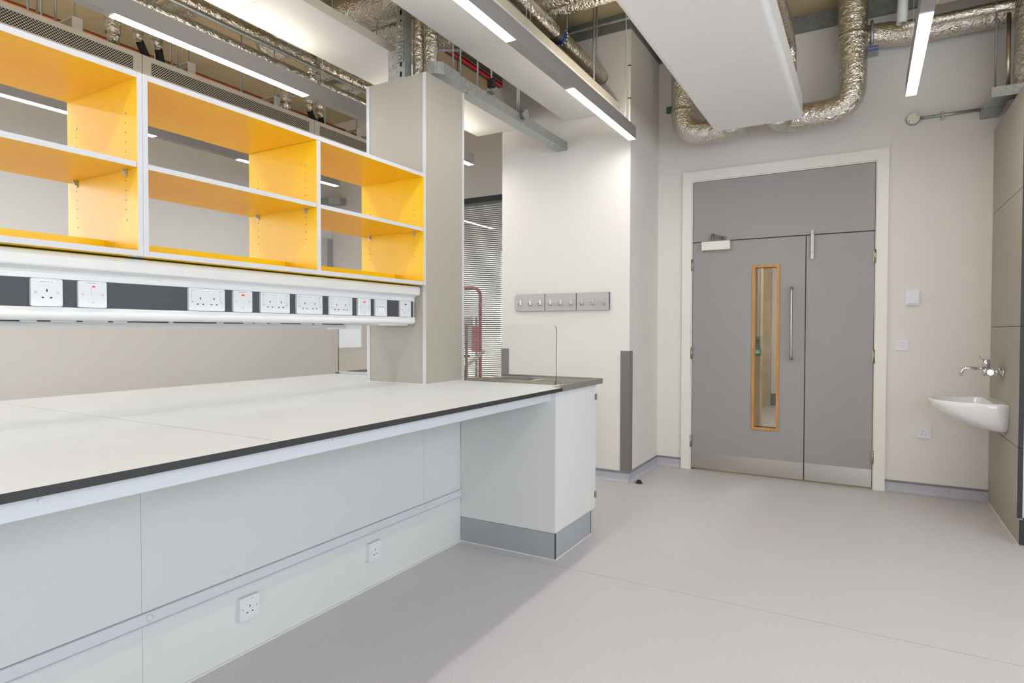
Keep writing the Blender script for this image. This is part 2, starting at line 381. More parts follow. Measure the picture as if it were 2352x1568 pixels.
b = nb(); box(b, -0.820, -0.647, YF+0.022, YF+0.028, 0.418, 1.765); obj('vision_glass', b, 'glass', leafA)
b = nb(); tube(b, fillet([(-0.531, YL0, 1.585), (-0.531, YF-0.06, 1.585), (-0.531, YF-0.06, 1.003), (-0.531, YL0, 1.003)], 0.03, 6), 0.0105, 12); obj('pull_handle', b, 'satin', leafA)
for lfo, x0, x1 in ((leafA, DX0+0.013, SP-0.005), (leafB, SP+0.005, DX1-0.013)):
    b = nb(); box(b, x0, x1, YL0-0.002, YL0, 0.012, 0.152); kp = obj('kick_plate', b, 'steel', lfo)
    b = nb(); n_ = 4 if x1-x0 > 0.7 else 3
    for i in range(n_):
        for z in (0.022, 0.142):
            xx = x0+0.014+(x1-x0-0.028)*i/(n_-1); lathe(b, [(0.004, 0), (0.004, 0.001)], (xx, YL0-0.0032, z), 'y', 8)
    obj('kick_plate_screws', b, 'screw', lfo)
def hinge(par, x, z0, z1):
    b = nb(); tube(b, [(x, YF-0.012, z0), (x, YF-0.012, z1)], 0.007, 10)
    box(b, x-0.011, x+0.011, YF-0.010, YL0, z0+0.004, z1-0.004); obj('hinge', b, 'satin', par)
for z0 in (1.763, 0.983, 0.200):
    hinge(leafA, DX0+0.007, z0, z0+0.101); hinge(leafB, DX1-0.007, z0+0.002, z0+0.103)
b = nb(); box(b, -1.256, -1.021, YF-0.046, YF-0.001, 1.934, 2.008); clo = obj('closer_body', b, 'frame_white', leafA, 0.002)
b = nb(); tube(b, [(-1.165, YF-0.03, 2.008), (-1.165, YF-0.03, 2.075)], 0.012, 10); tube(b, [(-1.165, YF-0.03, 2.068), (-1.115, YF-0.10, 2.045), (-1.078, YF-0.004, 2.038)], 0.008, 8)
box(b, -1.105, -1.06, YF-0.012, YF+0.004, 2.024, 2.05); obj('closer_arm', b, 'steel_dark', leafA)
b = nb(); box(b, -0.397, -0.375, YF-0.014, YF+0.005, 1.815, 2.02); obj('flush_bolt', b, 'steel', leafB, 0.002)
b = nb(); box(b, -0.395, -0.377, YF-0.016, YF-0.001, 2.017, 2.048); box(b, -0.390, -0.382, YF-0.020, YF-0.013, 1.87, 2.03); lathe(b, [(0.009, 0), (0.009, 0.008)], (-0.386, YF-0.022, 1.868), 'y', 12); obj('bolt_rod', b, 'screw', leafB)

# corridor behind the door, seen through the vision panel
b = nb(); box(b, -2.25, 1.4, YF+0.2, 11.2, -0.05, 0); st(obj('floor_corridor', b, 'corridor_floor'), 'pale concrete floor of the corridor behind the door')
b = nb(); box(b, -3.2, -1.355, 10.85, 11.05, 0, 3.2); st(obj('wall_corridor', b, 'concrete_wall'), 'rough tan concrete wall seen through the vision panel')
wc = thing('wall_corridor_end', (0, 11.0, 0), 'pale plaster wall beside the corridor concrete', kind='structure')
b = nb(); box(b, -1.355, 1.4, 10.95, 11.15, 0, 3.2); obj('plaster', b, 'wall_grey', wc); b = nb(); box(b, -1.354, 1.4, 10.93, 10.95, 0, 0.19); obj('skirting_board', b, 'cap_grey', wc)
b = nb(); box(b, -2.25, -1.062, 7.6, 7.8, 0, 3.2); st(obj('wall_corridor_pier', b, 'concrete_wall'), 'concrete pier at the edge of the vision panel')
b = nb(); box(b, 1.4, 1.6, YF+0.2, 11.2, 0, 3.2); box(b, -2.35, -2.25, YF+0.2, 11.2, 0, 3.2); st(obj('wall_corridor_side', b, 'wall'), 'plain side walls of the corridor')
b = nb(); box(b, -2.25, 1.4, YF+0.2, 11.2, 3.2, 3.3); st(obj('ceiling_corridor', b, 'wall'), 'corridor ceiling above the door')
t = thing('corridor_fill_light', (-0.4, 7.2, 3.14), 'unseen ceiling light added to light the corridor behind the door', 'light')  # unseen fixture, added so the corridor behind the vision panel is lit
bx('housing', (-0.75, -0.05, 6.6, 9.4, 3.16, 3.198), 'frame_white', t); bx('diffuser', (-0.72, -0.08, 6.65, 9.35, 3.15, 3.16), 'corridor_fill', t)
tag(tb('conduit', [(-1.087, 7.585, 1.14), (-1.087, 7.585, 3.2)], 0.014, 'cable_white'), 'white conduit running up the corridor pier', 'conduit')
t = thing('break_glass_box', (-1.08, 7.58, 0.94), 'green emergency break-glass box below a grey keyswitch', 'call point')
bx('body', (-1.13, -1.050, 7.55, 7.6, 0.945, 1.04), 'green_box', t, 0.004); bx('front_label', (-1.12, -1.062, 7.548, 7.551, 0.972, 1.004), 'label_white', t)
b = nb(); box(b, -1.098, -1.092, 7.546, 7.549, 0.985, 0.992); box(b, -1.080, -1.074, 7.546, 7.549, 0.985, 0.992); obj('mark', b, 'ink', t)
t = thing('keyswitch_box', (-1.08, 7.58, 1.07), 'grey keyswitch box above the green break-glass box', 'switch')
bx('body', (-1.125, -1.056, 7.55, 7.6, 1.07, 1.16), 'cap_grey', t, 0.004); b = nb(); lathe(b, [(0.018, 0), (0.018, 0.012)], (-1.09, 7.54, 1.115), 'y', 16); obj('key_barrel', b, 'frame_dark', t)

# ------------------------------------------------------------------ internal glazing with venetian blind
wn = thing('window_1', (-3.92, YF, GZ0), 'internal glazed screen with dark head frame and venetian blind', kind='structure')
b = nb(); box(b, GX0, GX1, YF-0.005, YF+0.19, GZ1-0.04, GZ1); box(b, GX0, GX0+0.04, YF-0.005, YF+0.19, GZ0, GZ1-0.04); box(b, GX1-0.04, GX1, YF-0.005, YF+0.19, GZ0, GZ1-0.04); box(b, GX0+0.04, GX1-0.04, YF-0.005, YF+0.19, GZ0, GZ0+0.04)
obj('frame', b, 'frame_dark', wn); bx('pane', (GX0+0.04, GX1-0.04, YF+0.02, YF+0.026, GZ0+0.04, GZ1-0.04), 'glass', wn)
vb = thing('venetian_blind', (-3.92, YF+0.09, GZ0+0.04), 'grey horizontal slat blind behind the glazed screen', 'blind')
bx('head_rail', (GX0+0.05, GX1-0.05, YF+0.07, YF+0.115, GZ1-0.075, GZ1-0.04), 'slat', vb); bx('bottom_rail', (GX0+0.05, GX1-0.05, YF+0.08, YF+0.105, GZ0+0.05, GZ0+0.065), 'slat', vb)
b = nb(); w_ = 0.0125; zz = GZ0+0.08
prism(b, [(YF+0.09-w_, zz+0.0055), (YF+0.09, zz+0.0015), (YF+0.09+w_, zz-0.0055), (YF+0.09+w_, zz-0.0062), (YF+0.09, zz+0.0008), (YF+0.09-w_, zz+0.0048)], 'x', GX0+0.05, GX1-0.05)
s0 = obj('slat', b, 'slat', vb)
k = 1; PITCH = 0.0212
while zz + k*PITCH < GZ1-0.085:
    c = s0.copy(); C.objects.link(c); c.location = (0, 0, k*PITCH); k += 1
b = nb()
for x in (-3.70, -4.5, -3.2): tube(b, [(x, YF+0.076, GZ0+0.06), (x, YF+0.076, GZ1-0.06)], 0.0008, 5)
obj('ladder_cord', b, 'cap_grey', vb)
# the room beyond the blind
b = nb(); box(b, -7.5, -2.35, YF+0.2, 10.0, -0.05, 0); st(obj('floor_lobby', b, 'corridor_floor'), 'pale floor of the lobby beyond the blind')
b = nb(); box(b, -7.7, -2.35, 9.8, 10.0, 0, 3.3); box(b, -7.7, -7.5, YF+0.2, 9.8, 0, 3.3); st(obj('wall_lobby', b, 'wall'), 'white walls of the lobby beyond the blind')
b = nb(); box(b, -7.7, -2.35, YF+0.2, 10.0, 3.3, 3.4); st(obj('ceiling_lobby', b, 'wall'), 'white lobby ceiling beyond the blind')
t = thing('lobby_fill_light', (-4.6, 8, 3.2), 'unseen ceiling light added to brighten the lobby beyond the blind', 'light')  # added out of view to make the lobby bright behind the slats
bx('housing', (-6.6, -3.0, 7.9, 8.5, 3.25, 3.298), 'frame_white', t); bx('diffuser', (-6.55, -3.05, 7.95, 8.45, 3.235, 3.25), 'lobby_fill', t)
tag(tb('tube_frame', fillet([(-4.275, 6.6, 0.0), (-4.275, 6.6, 1.77), (-5.4, 6.6, 1.77), (-5.4, 6.6, 0.0)], 0.12, 8), 0.022, 'red_frame'), 'rounded red tubular frame seen through the blind', 'frame')
t = thing('display_stand', (-4.42, 6.9, 0), 'pale board with small red panel standing behind the red tubular frame', 'display board')
bx('post', (-4.54, -4.52, 6.89, 6.91, 0.0, 1.40), 'cap_grey', t); bx('red_panel', (-4.585, -4.49, 6.87, 6.89, 0.95, 1.29), 'red_frame', t); bx('board', (-5.2, -4.60, 6.88, 6.92, 0.98, 1.40), 'trunking_grey', t); bx('base', (-4.9, -4.4, 6.75, 7.05, 0.0, 0.02), 'red_frame', t)
t = thing('beam', (-4.35, 6.35, 0), 'white sloping beam seen low through the blind', 'beam')  # plain diagonal beam beyond the glass; what it belongs to is unknown
tb('sloping_bar', [(-4.62, 6.35, 0.55), (-4.05, 6.35, 0.98)], 0.022, 'frame_white', t); tb('leg', [(-4.34, 6.36, 0.77), (-4.34, 6.36, 0.0)], 0.014, 'cap_grey', t); tb('leg', [(-4.62, 6.36, 0.56), (-4.75, 6.36, 0.0)], 0.014, 'cap_grey', t)
t = thing('potted_plant', (-3.80, 5.30, 0), 'small green leafy plant half hidden behind the service column', 'plant')
b = nb(); lathe(b, [(0.10, 0), (0.14, 0.0), (0.17, 0.34), (0.15, 0.34), (0.14, 0.30), (0.001, 0.30)], (-3.86, 5.30, 0), 'z', 20); obj('pot', b, 'pot', t)
def leaf(root, tip, wd):
    q = nb(); root, tip = Vector(root), Vector(tip); d = tip-root; s = Vector((-d.y, d.x, 0)); s = (s.normalized() if s.length > 1e-4 else Vector((1, 0, 0)))*wd; up = Vector((0, 0, 1))
    L_, R_, Cc = [], [], []
    for i in range(7):
        t_ = i/6; p = root.lerp(tip, t_) + up*0.05*math.sin(PI*t_); k_ = math.sin(PI*min(1, t_*0.93+0.05))
        Cc.append(q.verts.new(p - up*0.006)); L_.append(q.verts.new(p+s*k_+up*0.008)); R_.append(q.verts.new(p-s*k_+up*0.008))
    for i in range(6):
        q.faces.new((Cc[i], Cc[i+1], L_[i+1], L_[i])); q.faces.new((R_[i], R_[i+1], Cc[i+1], Cc[i]))
    o = obj('leaf', q, 'leaf', t, smooth=True)
tb('stem', [(-3.86, 5.30, 0.28), (-3.85, 5.31, 0.60), (-3.83, 5.32, 0.86)], [0.012, 0.009, 0.006], 'leaf', t)
leaf((-3.83, 5.32, 0.84), (-3.60, 5.36, 0.955), 0.035); leaf((-3.84, 5.32, 0.80), (-4.08, 5.28, 0.93), 0.035); leaf((-3.85, 5.31, 0.66), (-3.86, 5.05, 0.80), 0.04); leaf((-3.83, 5.32, 0.86), (-3.88, 5.40, 1.08), 0.035); leaf((-3.85, 5.31, 0.58), (-4.08, 5.40, 0.70), 0.04); leaf((-3.85, 5.31, 0.62), (-3.72, 5.12, 0.72), 0.035)

# ------------------------------------------------------------------ corner guards, door stop
def guard(name, x, s, label):
    b = nb(); poly = [(x, 4.767), (x-s*0.072, 4.767), (x-s*0.072, 4.762), (x+s*0.005, 4.762), (x+s*0.005, 4.839), (x, 4.839)]
    prism(b, poly, 'z', 0.088, 1.068); tag(obj(name, b, 'guard', None, 0.0012), label, 'corner guard')
guard('corner_guard', -1.655, 1, 'dark grey corner guard on the pier edge by the door')
guard('corner_guard', -2.853, -1, 'grey corner guard on the pier edge by the blind')
t = thing('door_stop', (-1.575, 4.79, 0), 'small dark dome door stop on the floor by the pier', 'door stop')
b = nb(); lathe(b, [(0.028, 0), (0.028, 0.004), (0.022, 0.006), (0.022, 0.014), (0.0185, 0.022), (0.011, 0.028), (0.001, 0.030)], (-1.575, 4.79, 0), 'z', 18); obj('dome', b, 'rubber', t)
b = nb(); lathe(b, [(0.034, 0), (0.034, 0.003), (0.029, 0.0045), (0.0285, 0.001)], (-1.575, 4.79, 0), 'z', 18); obj('base_ring', b, 'satin', t)

# ------------------------------------------------------------------ bench
ZT = 0.927; BF, BB = -1.412, -3.235       # front and rear worktop edges
YS = -2.0                                  # near end of the bench, out of frame
wt = thing('worktop', (-2.3, 1.0, ZT-0.020), 'white laboratory worktop with black core edge on the long bench', 'worktop')
def wpanel(x0, x1, y0, y1, extra=None):
    b = nb()
    for f in [box(b, x0, x1, y0, y1, ZT-0.020, ZT)] + ([box(b, *extra, ZT-0.020, ZT)] if extra else []):
        for q in f[:5]: q.material_index = 1
    obj('worktop_panel', b, ['worktop', 'core'], wt)
wpanel(-2.2925, BF, YS, 1.155); wpanel(BB, -2.2935, YS, 1.155)
wpanel(-2.2925, BF, 1.1565, 2.995, (-2.2925, -1.476, 2.995, 3.118)); wpanel(BB, -2.2935, 1.1565, 3.118)
fr = thing('bench_frame', (-2.3, 1.0, 0), 'white steel understructure rail and legs below the worktop', 'bench frame')
for nm, x0, x1 in (('front_rail', -1.505, -1.462), ('rear_rail', -3.185, -3.142)):
    b = nb(); box(b, x0, x1, YS+0.02, 2.952, 0.857, ZT-0.0205); obj(nm, b, 'steel_white', fr, 0.006)
for x0, x1 in ((-2.02, -1.45), (-3.19, -2.68)):
    b = nb(); box(b, x0, x1, YS+0.02, YS+0.06, 0.0, 0.856); obj('end_leg', b, 'steel_white', fr, 0.003)
b = nb()
for y in (0.6, 1.4, 2.4):
    lathe(b, [(0.004, 0), (0.004, 0.003)], (-1.4615, y, 0.888), 'x', 8)
obj('rail_bolts', b, 'steel_white', fr)
sp = thing('service_spine', (-2.3, 1.0, 0), 'white modesty panels with dado rail under the bench', 'panelling')
for y0, y1 in ((YS+0.02, -0.3555), (-0.3545, 1.1245), (1.1255, 2.6055), (2.6065, 2.951)):
    bx('upper_panel', (-2.066, -2.050, y0, y1, 0.305, 0.905), 'panel_white', sp, 0.0008)
for y0, y1 in ((YS+0.02, 1.1245), (1.1255, 2.951)):
    bx('lower_panel', (-2.066, -2.048, y0, y1, 0.004, 0.2585), 'panel_white', sp, 0.0008)
b = nb(); prism(b, [(-2.060, 0.2585), (-2.034, 0.2585), (-2.031, 0.2605), (-2.031, 0.265), (-2.034, 0.2665), (-2.040, 0.2665), (-2.040, 0.3025), (-2.043, 0.3035), (-2.060, 0.3035)], 'y', YS+0.02, 2.951); obj('dado_rail', b, 'steel_white', sp)
for y in (1.145, 2.622):
    b = nb(); lathe(b, [(0.011, 0), (0.011, 0.003), (0.007, 0.006), (0.001, 0.006)], (-2.040, y, 0.286), 'x', 14); obj('screw_cap', b, 'steel_white', sp)
b = nb(); box(b, -2.048, -2.040, YS+0.02, 2.951, 0.0, 0.006); obj('sealant_bead', b, 'sealant', sp)
b = nb(); box(b, -2.68, -2.664, YS+0.02, 2.951, 0.004, 0.905); obj('rear_panel', b, 'panel_white', sp)

def sink_cabinet(x0, x1, sgn, label):
    """sgn=+1: outer face at x1, -1: outer face at x0"""
    t = thing('sink_cabinet', ((x0+x1)/2, 3.2, 0), label, 'cabinet')
    bx('near_side_panel', (x0, x1, 2.953, 2.972, 0.145, 0.906), 'panel_white', t, 0.001)
    o0, o1 = (x1-0.019, x1) if sgn > 0 else (x0, x0+0.019); i0, i1 = (x0, x0+0.019) if sgn > 0 else (x1-0.019, x1)
    b = nb(); prism(b, [(2.9725, 0.145), (3.487, 0.145), (3.500, 0.158), (3.500, 0.906), (2.9725, 0.906)], 'x', o0, o1); obj('outer_side_panel', b, 'panel_white', t, 0.001)
    bx('inner_side_panel', (i0, i1, 2.9725, 3.500, 0.145, 0.906), 'panel_white', t)
    bx('base_panel', (x0+0.02, x1-0.02, 2.9725, 3.48, 0.146, 0.164), 'panel_white', t)
    xm = (x0+x1)/2
    for a0, a1, hx in ((x0+0.002, xm-0.0015, x0), (xm+0.0015, x1-0.002, x1)):
        dr = bx('door', (a0, a1, 3.503, 3.521, 0.150, 0.900), 'panel_white', t, 0.001)
        for z in (0.21, 0.81):
            h0, h1 = (hx-0.004, hx+0.02) if hx == x0 else (hx-0.02, hx+0.004)
            bx('hinge', (h0, h1, 3.497, 3.527, z, z+0.035), 'steel_dark', dr)
    bx('near_plinth', (x0, x1-0.004 if sgn > 0 else x1, 2.954, 2.968, 0.003, 0.1425), 'plinth', t)
    s0_, s1_ = (x1-0.017, x1-0.002) if sgn > 0 else (x0+0.002, x0+0.017)
    bx('side_plinth', (s0_, s1_, 2.9705, 3.445, 0.003, 0.1425), 'plinth', t)
    e0, e1 = (x1-0.0035, x1-0.0015) if sgn > 0 else (x0+0.0015, x0+0.0035)
    b = nb(); box(b, e0, e1, 2.9535, 2.968, 0.003, 0.1425); box(b, s0_-0.001, s1_+0.0006, 3.4455, 3.453, 0.003, 0.1425); obj('plinth_edge', b, 'core', t)
    b = nb(); box(b, x0, x1+0.003, 2.949, 2.954, 0, 0.005); box(b, x1-0.002, x1+0.003, 2.954, 3.453, 0, 0.005); obj('sealant_bead', b, 'sealant', t)
sink_cabinet(-2.048, -1.433, 1, 'white sink cabinet with grey plinth at the bench end')
sink_cabinet(-3.215, -2.682, -1, 'white sink cabinet on the far side of the bench')

def sink_top(x0, x1, front, label):
    t = thing('steel_sink', ((x0+x1)/2, 3.3, ZT-0.02), label, 'sink')
    y0, y1 = 3.120, 3.575; hx0, hx1, hy0, hy1 = x0+0.08, x0+0.34, 3.20, 3.48
    dx0, dx1, dy1 = (x0, x1-0.0145, y1-0.0165) if front > 0 else (x0+0.0145, x1, y1-0.0165)
    b = nb()
    for q in ((dx0, hx0, y0, dy1), (hx1, dx1, y0, dy1), (hx0, hx1, y0, hy0), (hx0, hx1, hy1, dy1)): box(b, *q, ZT-0.010, ZT+0.001)
    obj('deck', b, 'steel', t)
    b = nb(); box(b, hx0-0.004, hx0, hy0-0.004, hy1+0.004, 0.76, ZT-0.011); box(b, hx1, hx1+0.004, hy0-0.004, hy1+0.004, 0.76, ZT-0.011); box(b, hx0, hx1, hy0-0.004, hy0, 0.76, ZT-0.011); box(b, hx0, hx1, hy1, hy1+0.004, 0.76, ZT-0.011); box(b, hx0-0.004, hx1+0.004, hy0-0.004, hy1+0.004, 0.752, 0.76)
    obj('bowl', b, 'steel', t)
    b = nb(); box(b, x0, x1, y1-0.016, y1, ZT-0.020, ZT+0.013)
    obj('far_rim', b, 'steel', t, 0.002)
    b = nb()
    if front > 0: box(b, x1-0.014, x1, 2.9955, y1-0.0165, ZT-0.020, ZT+0.013); box(b, x1-0.062, x1-0.0145, 2.9955, 3.119, ZT-0.018, ZT+0.001)
    else: box(b, x0, x0+0.014, 3.120, y1-0.0165, ZT-0.020, ZT+0.013)
    obj('front_rim', b, 'steel_dark', t, 0.002)
    b = nb()
    for i in range(7): box(b, hx1+0.05, x1-0.05, 3.19+i*0.045, 3.20+i*0.045, ZT+0.0012, ZT+0.004)
    obj('drainer_ribs', b, 'steel', t)
sink_top(-2.135, -1.412, 1, 'stainless steel sink top with raised rim at the bench end')
sink_top(BB, -2.60, -1, 'stainless steel sink top on the far side of the bench')

def screen(x0, x1, rc, label, chan):
    t = thing('splash_screen', ((x0+x1)/2, 3.15, ZT), label, 'glass screen')
    b = nb(); fs = prism(b, rounded(x0, x1, ZT+0.010, 1.268, 0.028, 6, rc), 'y', 3.146, 3.154, 1)
    for f in fs[-2:]: f.material_index = 0
    obj('pane', b, ['glass', 'glass_edge'], t)
    b = nb(); box(b, x0-0.004, x1-0.004, 3.138, 3.1455, ZT+0.0012, ZT+0.016); box(b, x0-0.004, x1-0.004, 3.1545, 3.162, ZT+0.0012, ZT+0.016); obj('base_channel', b, chan, t)
    return t
t = screen(-2.134, -1.525, (0, 0, 1, 0), 'clear glass splash screen with rounded corner at the bench end', 'satin')
b = nb(); box(b, -2.1385, -2.130, 3.132, 3.1455, ZT+0.0012, 1.268); obj('side_channel', b, 'satin', t)
screen(-3.235, -2.592, (0, 0, 0, 1), 'clear glass splash screen on the far side of the service column', 'steel_white')

# ------------------------------------------------------------------ service column
sc = thing('service_column', (-2.36, 2.93, ZT), 'greige boxed service column rising from the bench', 'column')
PX0, PX1, PY0, PY1, PZ = -2.584, -2.140, 2.746, 3.118, 2.675
b = nb(); f = box(b, PX1-0.024, PX1, PY0, PY1, ZT+0.001, PZ); f[2].material_index = 1; f[3].material_index = 1; obj('side_panel', b, ['greige', 'edging'], sc)
b = nb(); f = box(b, PX0, PX0+0.024, PY0, PY1, ZT+0.001, PZ); f[2].material_index = 1; f[3].material_index = 1; obj('side_panel', b, ['greige', 'edging'], sc)
bx('front_panel', (PX0+0.0245, PX1-0.0245, PY0+0.002, PY0+0.020, ZT+0.001, PZ), 'greige', sc)
bx('back_panel', (PX0+0.0245, PX1-0.0245, PY1-0.020, PY1-0.001, ZT+0.001, PZ), 'greige', sc)
bx('corner_trim', (PX1-0.0005, PX1+0.0015, PY1-0.020, PY1+0.0005, ZT+0.001, PZ), 'edging', sc)
b = nb(); box(b, PX0-0.003, PX1+0.003, PY0-0.003, PY0, ZT+0.0005, ZT+0.005); box(b, PX1, PX1+0.003, PY0, PY1, ZT+0.0005, ZT+0.005); obj('sealant_bead', b, 'sealant', sc)

# ------------------------------------------------------------------ yellow shelf units
SX0, SX1 = -2.605, -2.140
def yb(name, d, par, white):
    """yellow board; white: indices of the faces that carry pale edging"""
    b = nb(); f = box(b, *d)
    for i in white: f[i].material_index = 1
    return obj(name, b, ['yellow', 'edging'], par)
def shelf_unit(y0, ups, label):
    t = thing('shelf_unit', (-2.37, (y0+ups[-1])/2, 1.487), label, 'shelf unit', 'yellow shelf units over the bench')
    n = len(ups)
    ys = [y0] + ups
    for i, y in enumerate(ys):                      # uprights: first starts at y, others end at y
        a, c = (y, y+0.0175) if i == 0 else (y-0.0175, y)
        if 0 < i < n: a, c = y-0.0225, y
        z0, z1 = (1.4865, 2.1055) if i in (0, n) else (1.5055, 2.0855)
        up = yb('upright', (SX0, SX1, a, c, z0, z1), t, (0, 1, 4, 5) + ((2,) if i == 0 else ()) + ((3,) if i == n else ()))
        # faces that show: the -Y face of every upright but the first
        if i > 0:
            q = nb()
            for x in (-2.2105, -2.539):
                for zz in (1.946, 1.913, 1.880, 1.847, 1.748, 1.715, 1.682, 1.649): lathe(q, [(0.0024, 0), (0.0024, 0.0004)], (x, a-0.0003, zz), 'y', 8)
            obj('pin_holes', q, 'core', up)
            for x in (-2.2105, -2.539):
                for zz in (1.978, 1.615):
                    q = nb(); lathe(q, [(0.0042, 0), (0.0042, 0.0012), (0.003, 0.002)], (x, a-0.002, zz), 'y', 10); obj('screw', q, 'screw', up)
    for i in range(n):
        a = ys[i] + (0.018 if i == 0 else 0.0005); c = ys[i+1] - (0.018 if i == n-1 else 0.023)
        yb('shelf', (SX0+0.002, SX1-0.001, a+0.001, c-0.001, 1.7855, 1.8035), t, (0, 1))
        yb('divider_lip', (-2.364, -2.348, a, c, 1.5058, 1.554), t, ())
        for y, s in ((c, -1), (a, 1)):
            for x in (-2.2105, -2.539):
                q = nb(); yw = y + s*0.001
                box(q, x-0.007, x+0.007, min(yw, yw+s*0.003), max(yw, yw+s*0.003), 1.762, 1.7825); box(q, x-0.006, x+0.006, min(yw, yw+s*0.014), max(yw, yw+s*0.014), 1.7805, 1.785)
                prism(q, [(yw+s*0.003, 1.766), (yw+s*0.012, 1.7805), (yw+s*0.003, 1.7805)], 'x', x-0.002, x+0.002)
                obj('shelf_support', q, 'screw', t)
    a, c = y0+0.018, ups[-1]-0.018
    yb('top_panel', (SX0, SX1, a, c, 2.0865, 2.1055), t, (0, 1, 5)); yb('bottom_panel', (SX0, SX1, a, c, 1.4865, 1.5052), t, (0, 1))
shelf_unit(-0.362, [0.42, 1.1920], 'yellow open shelf unit cut off by the left picture edge')
shelf_unit(1.1930, [1.980, 2.7440], 'yellow two-bay open shelf unit beside the service column')

# ------------------------------------------------------------------ power trunking under the shelves
tk = thing('power_trunking', (-2.37, 1.2, 1.266), 'white bench trunking with charcoal socket strip under the shelves', 'trunking')
def arc(cx, cz, r, a0, a1, n=5): return [(cx+r*math.cos(math.radians(a0+(a1-a0)*i/n)), cz+r*math.sin(math.radians(a0+(a1-a0)*i/n))) for i in range(n+1)]
half = [(-2.345, 1.4815), (-2.22, 1.4815)] + arc(-2.198, 1.4655, 0.016, 90, 0, 7) + arc(-2.190, 1.438, 0.008, 0, -90) + [(-2.200, 1.428), (-2.217, 1.421), (-2.221, 1.414)]
half += [(-2.221, 1.3965), (-2.224, 1.3965), (-2.224, 1.3075), (-2.218, 1.3075)] + arc(-2.231, 1.285, 0.0155, 40, -80) + [(-2.236, 1.267), (-2.345, 1.267)]
poly = half + [(-4.69-x, z) for x, z in reversed(half[1:-1])]
b = nb(); prism(b, poly, 'y', -0.36, 2.735); obj('body', b, 'trunking', tk)
b = nb(); prism(b, [(x*1.0 + (0.0015 if x > -2.345 else -0.0015 if x < -2.345 else 0), z) for x, z in poly], 'y', 2.7355, 2.7425); obj('end_cap', b, 'trunking', tk)
bx('socket_strip', (-2.2238, -2.2216, -0.35, 2.734, 1.3078, 1.3962), 'charcoal', tk)
tr = thing('cable_tray', (-2.42, 1.2, 1.244), 'slim pale cable tray clipped below the trunking', 'cable tray')
bx('tray', (-2.475, -2.36, -0.36, 2.34, 1.2470, 1.2626), 'trunking_grey', tr, 0.002)
bx('slot', (-2.365, -2.357, -0.36, 2.33, 1.2628, 1.2665), 'core', tr)
for a, c in ((0.905, 0.950), (0.990, 1.065), (1.085, 1.165), (1.185, 1.23), (1.385, 1.400), (1.585, 1.615), (1.71, 1.755), (1.765, 1.83), (1.845, 1.90), (2.02, 2.085), (2.10, 2.15)):
    bx('clip_cover', (-2.3572, -2.351, a*1.015, c*1.015, 1.2610, 1.2667), 'trunking', tr)
bx('end_cap', (-2.48, -2.345, 2.335, 2.44, 1.2385, 1.2665), 'trunking', tr, 0.003)
bx('gland_plate', (-2.325, -2.236, 2.46, 2.70, 1.2610, 1.2667), 'trunking', tr, 0.001)

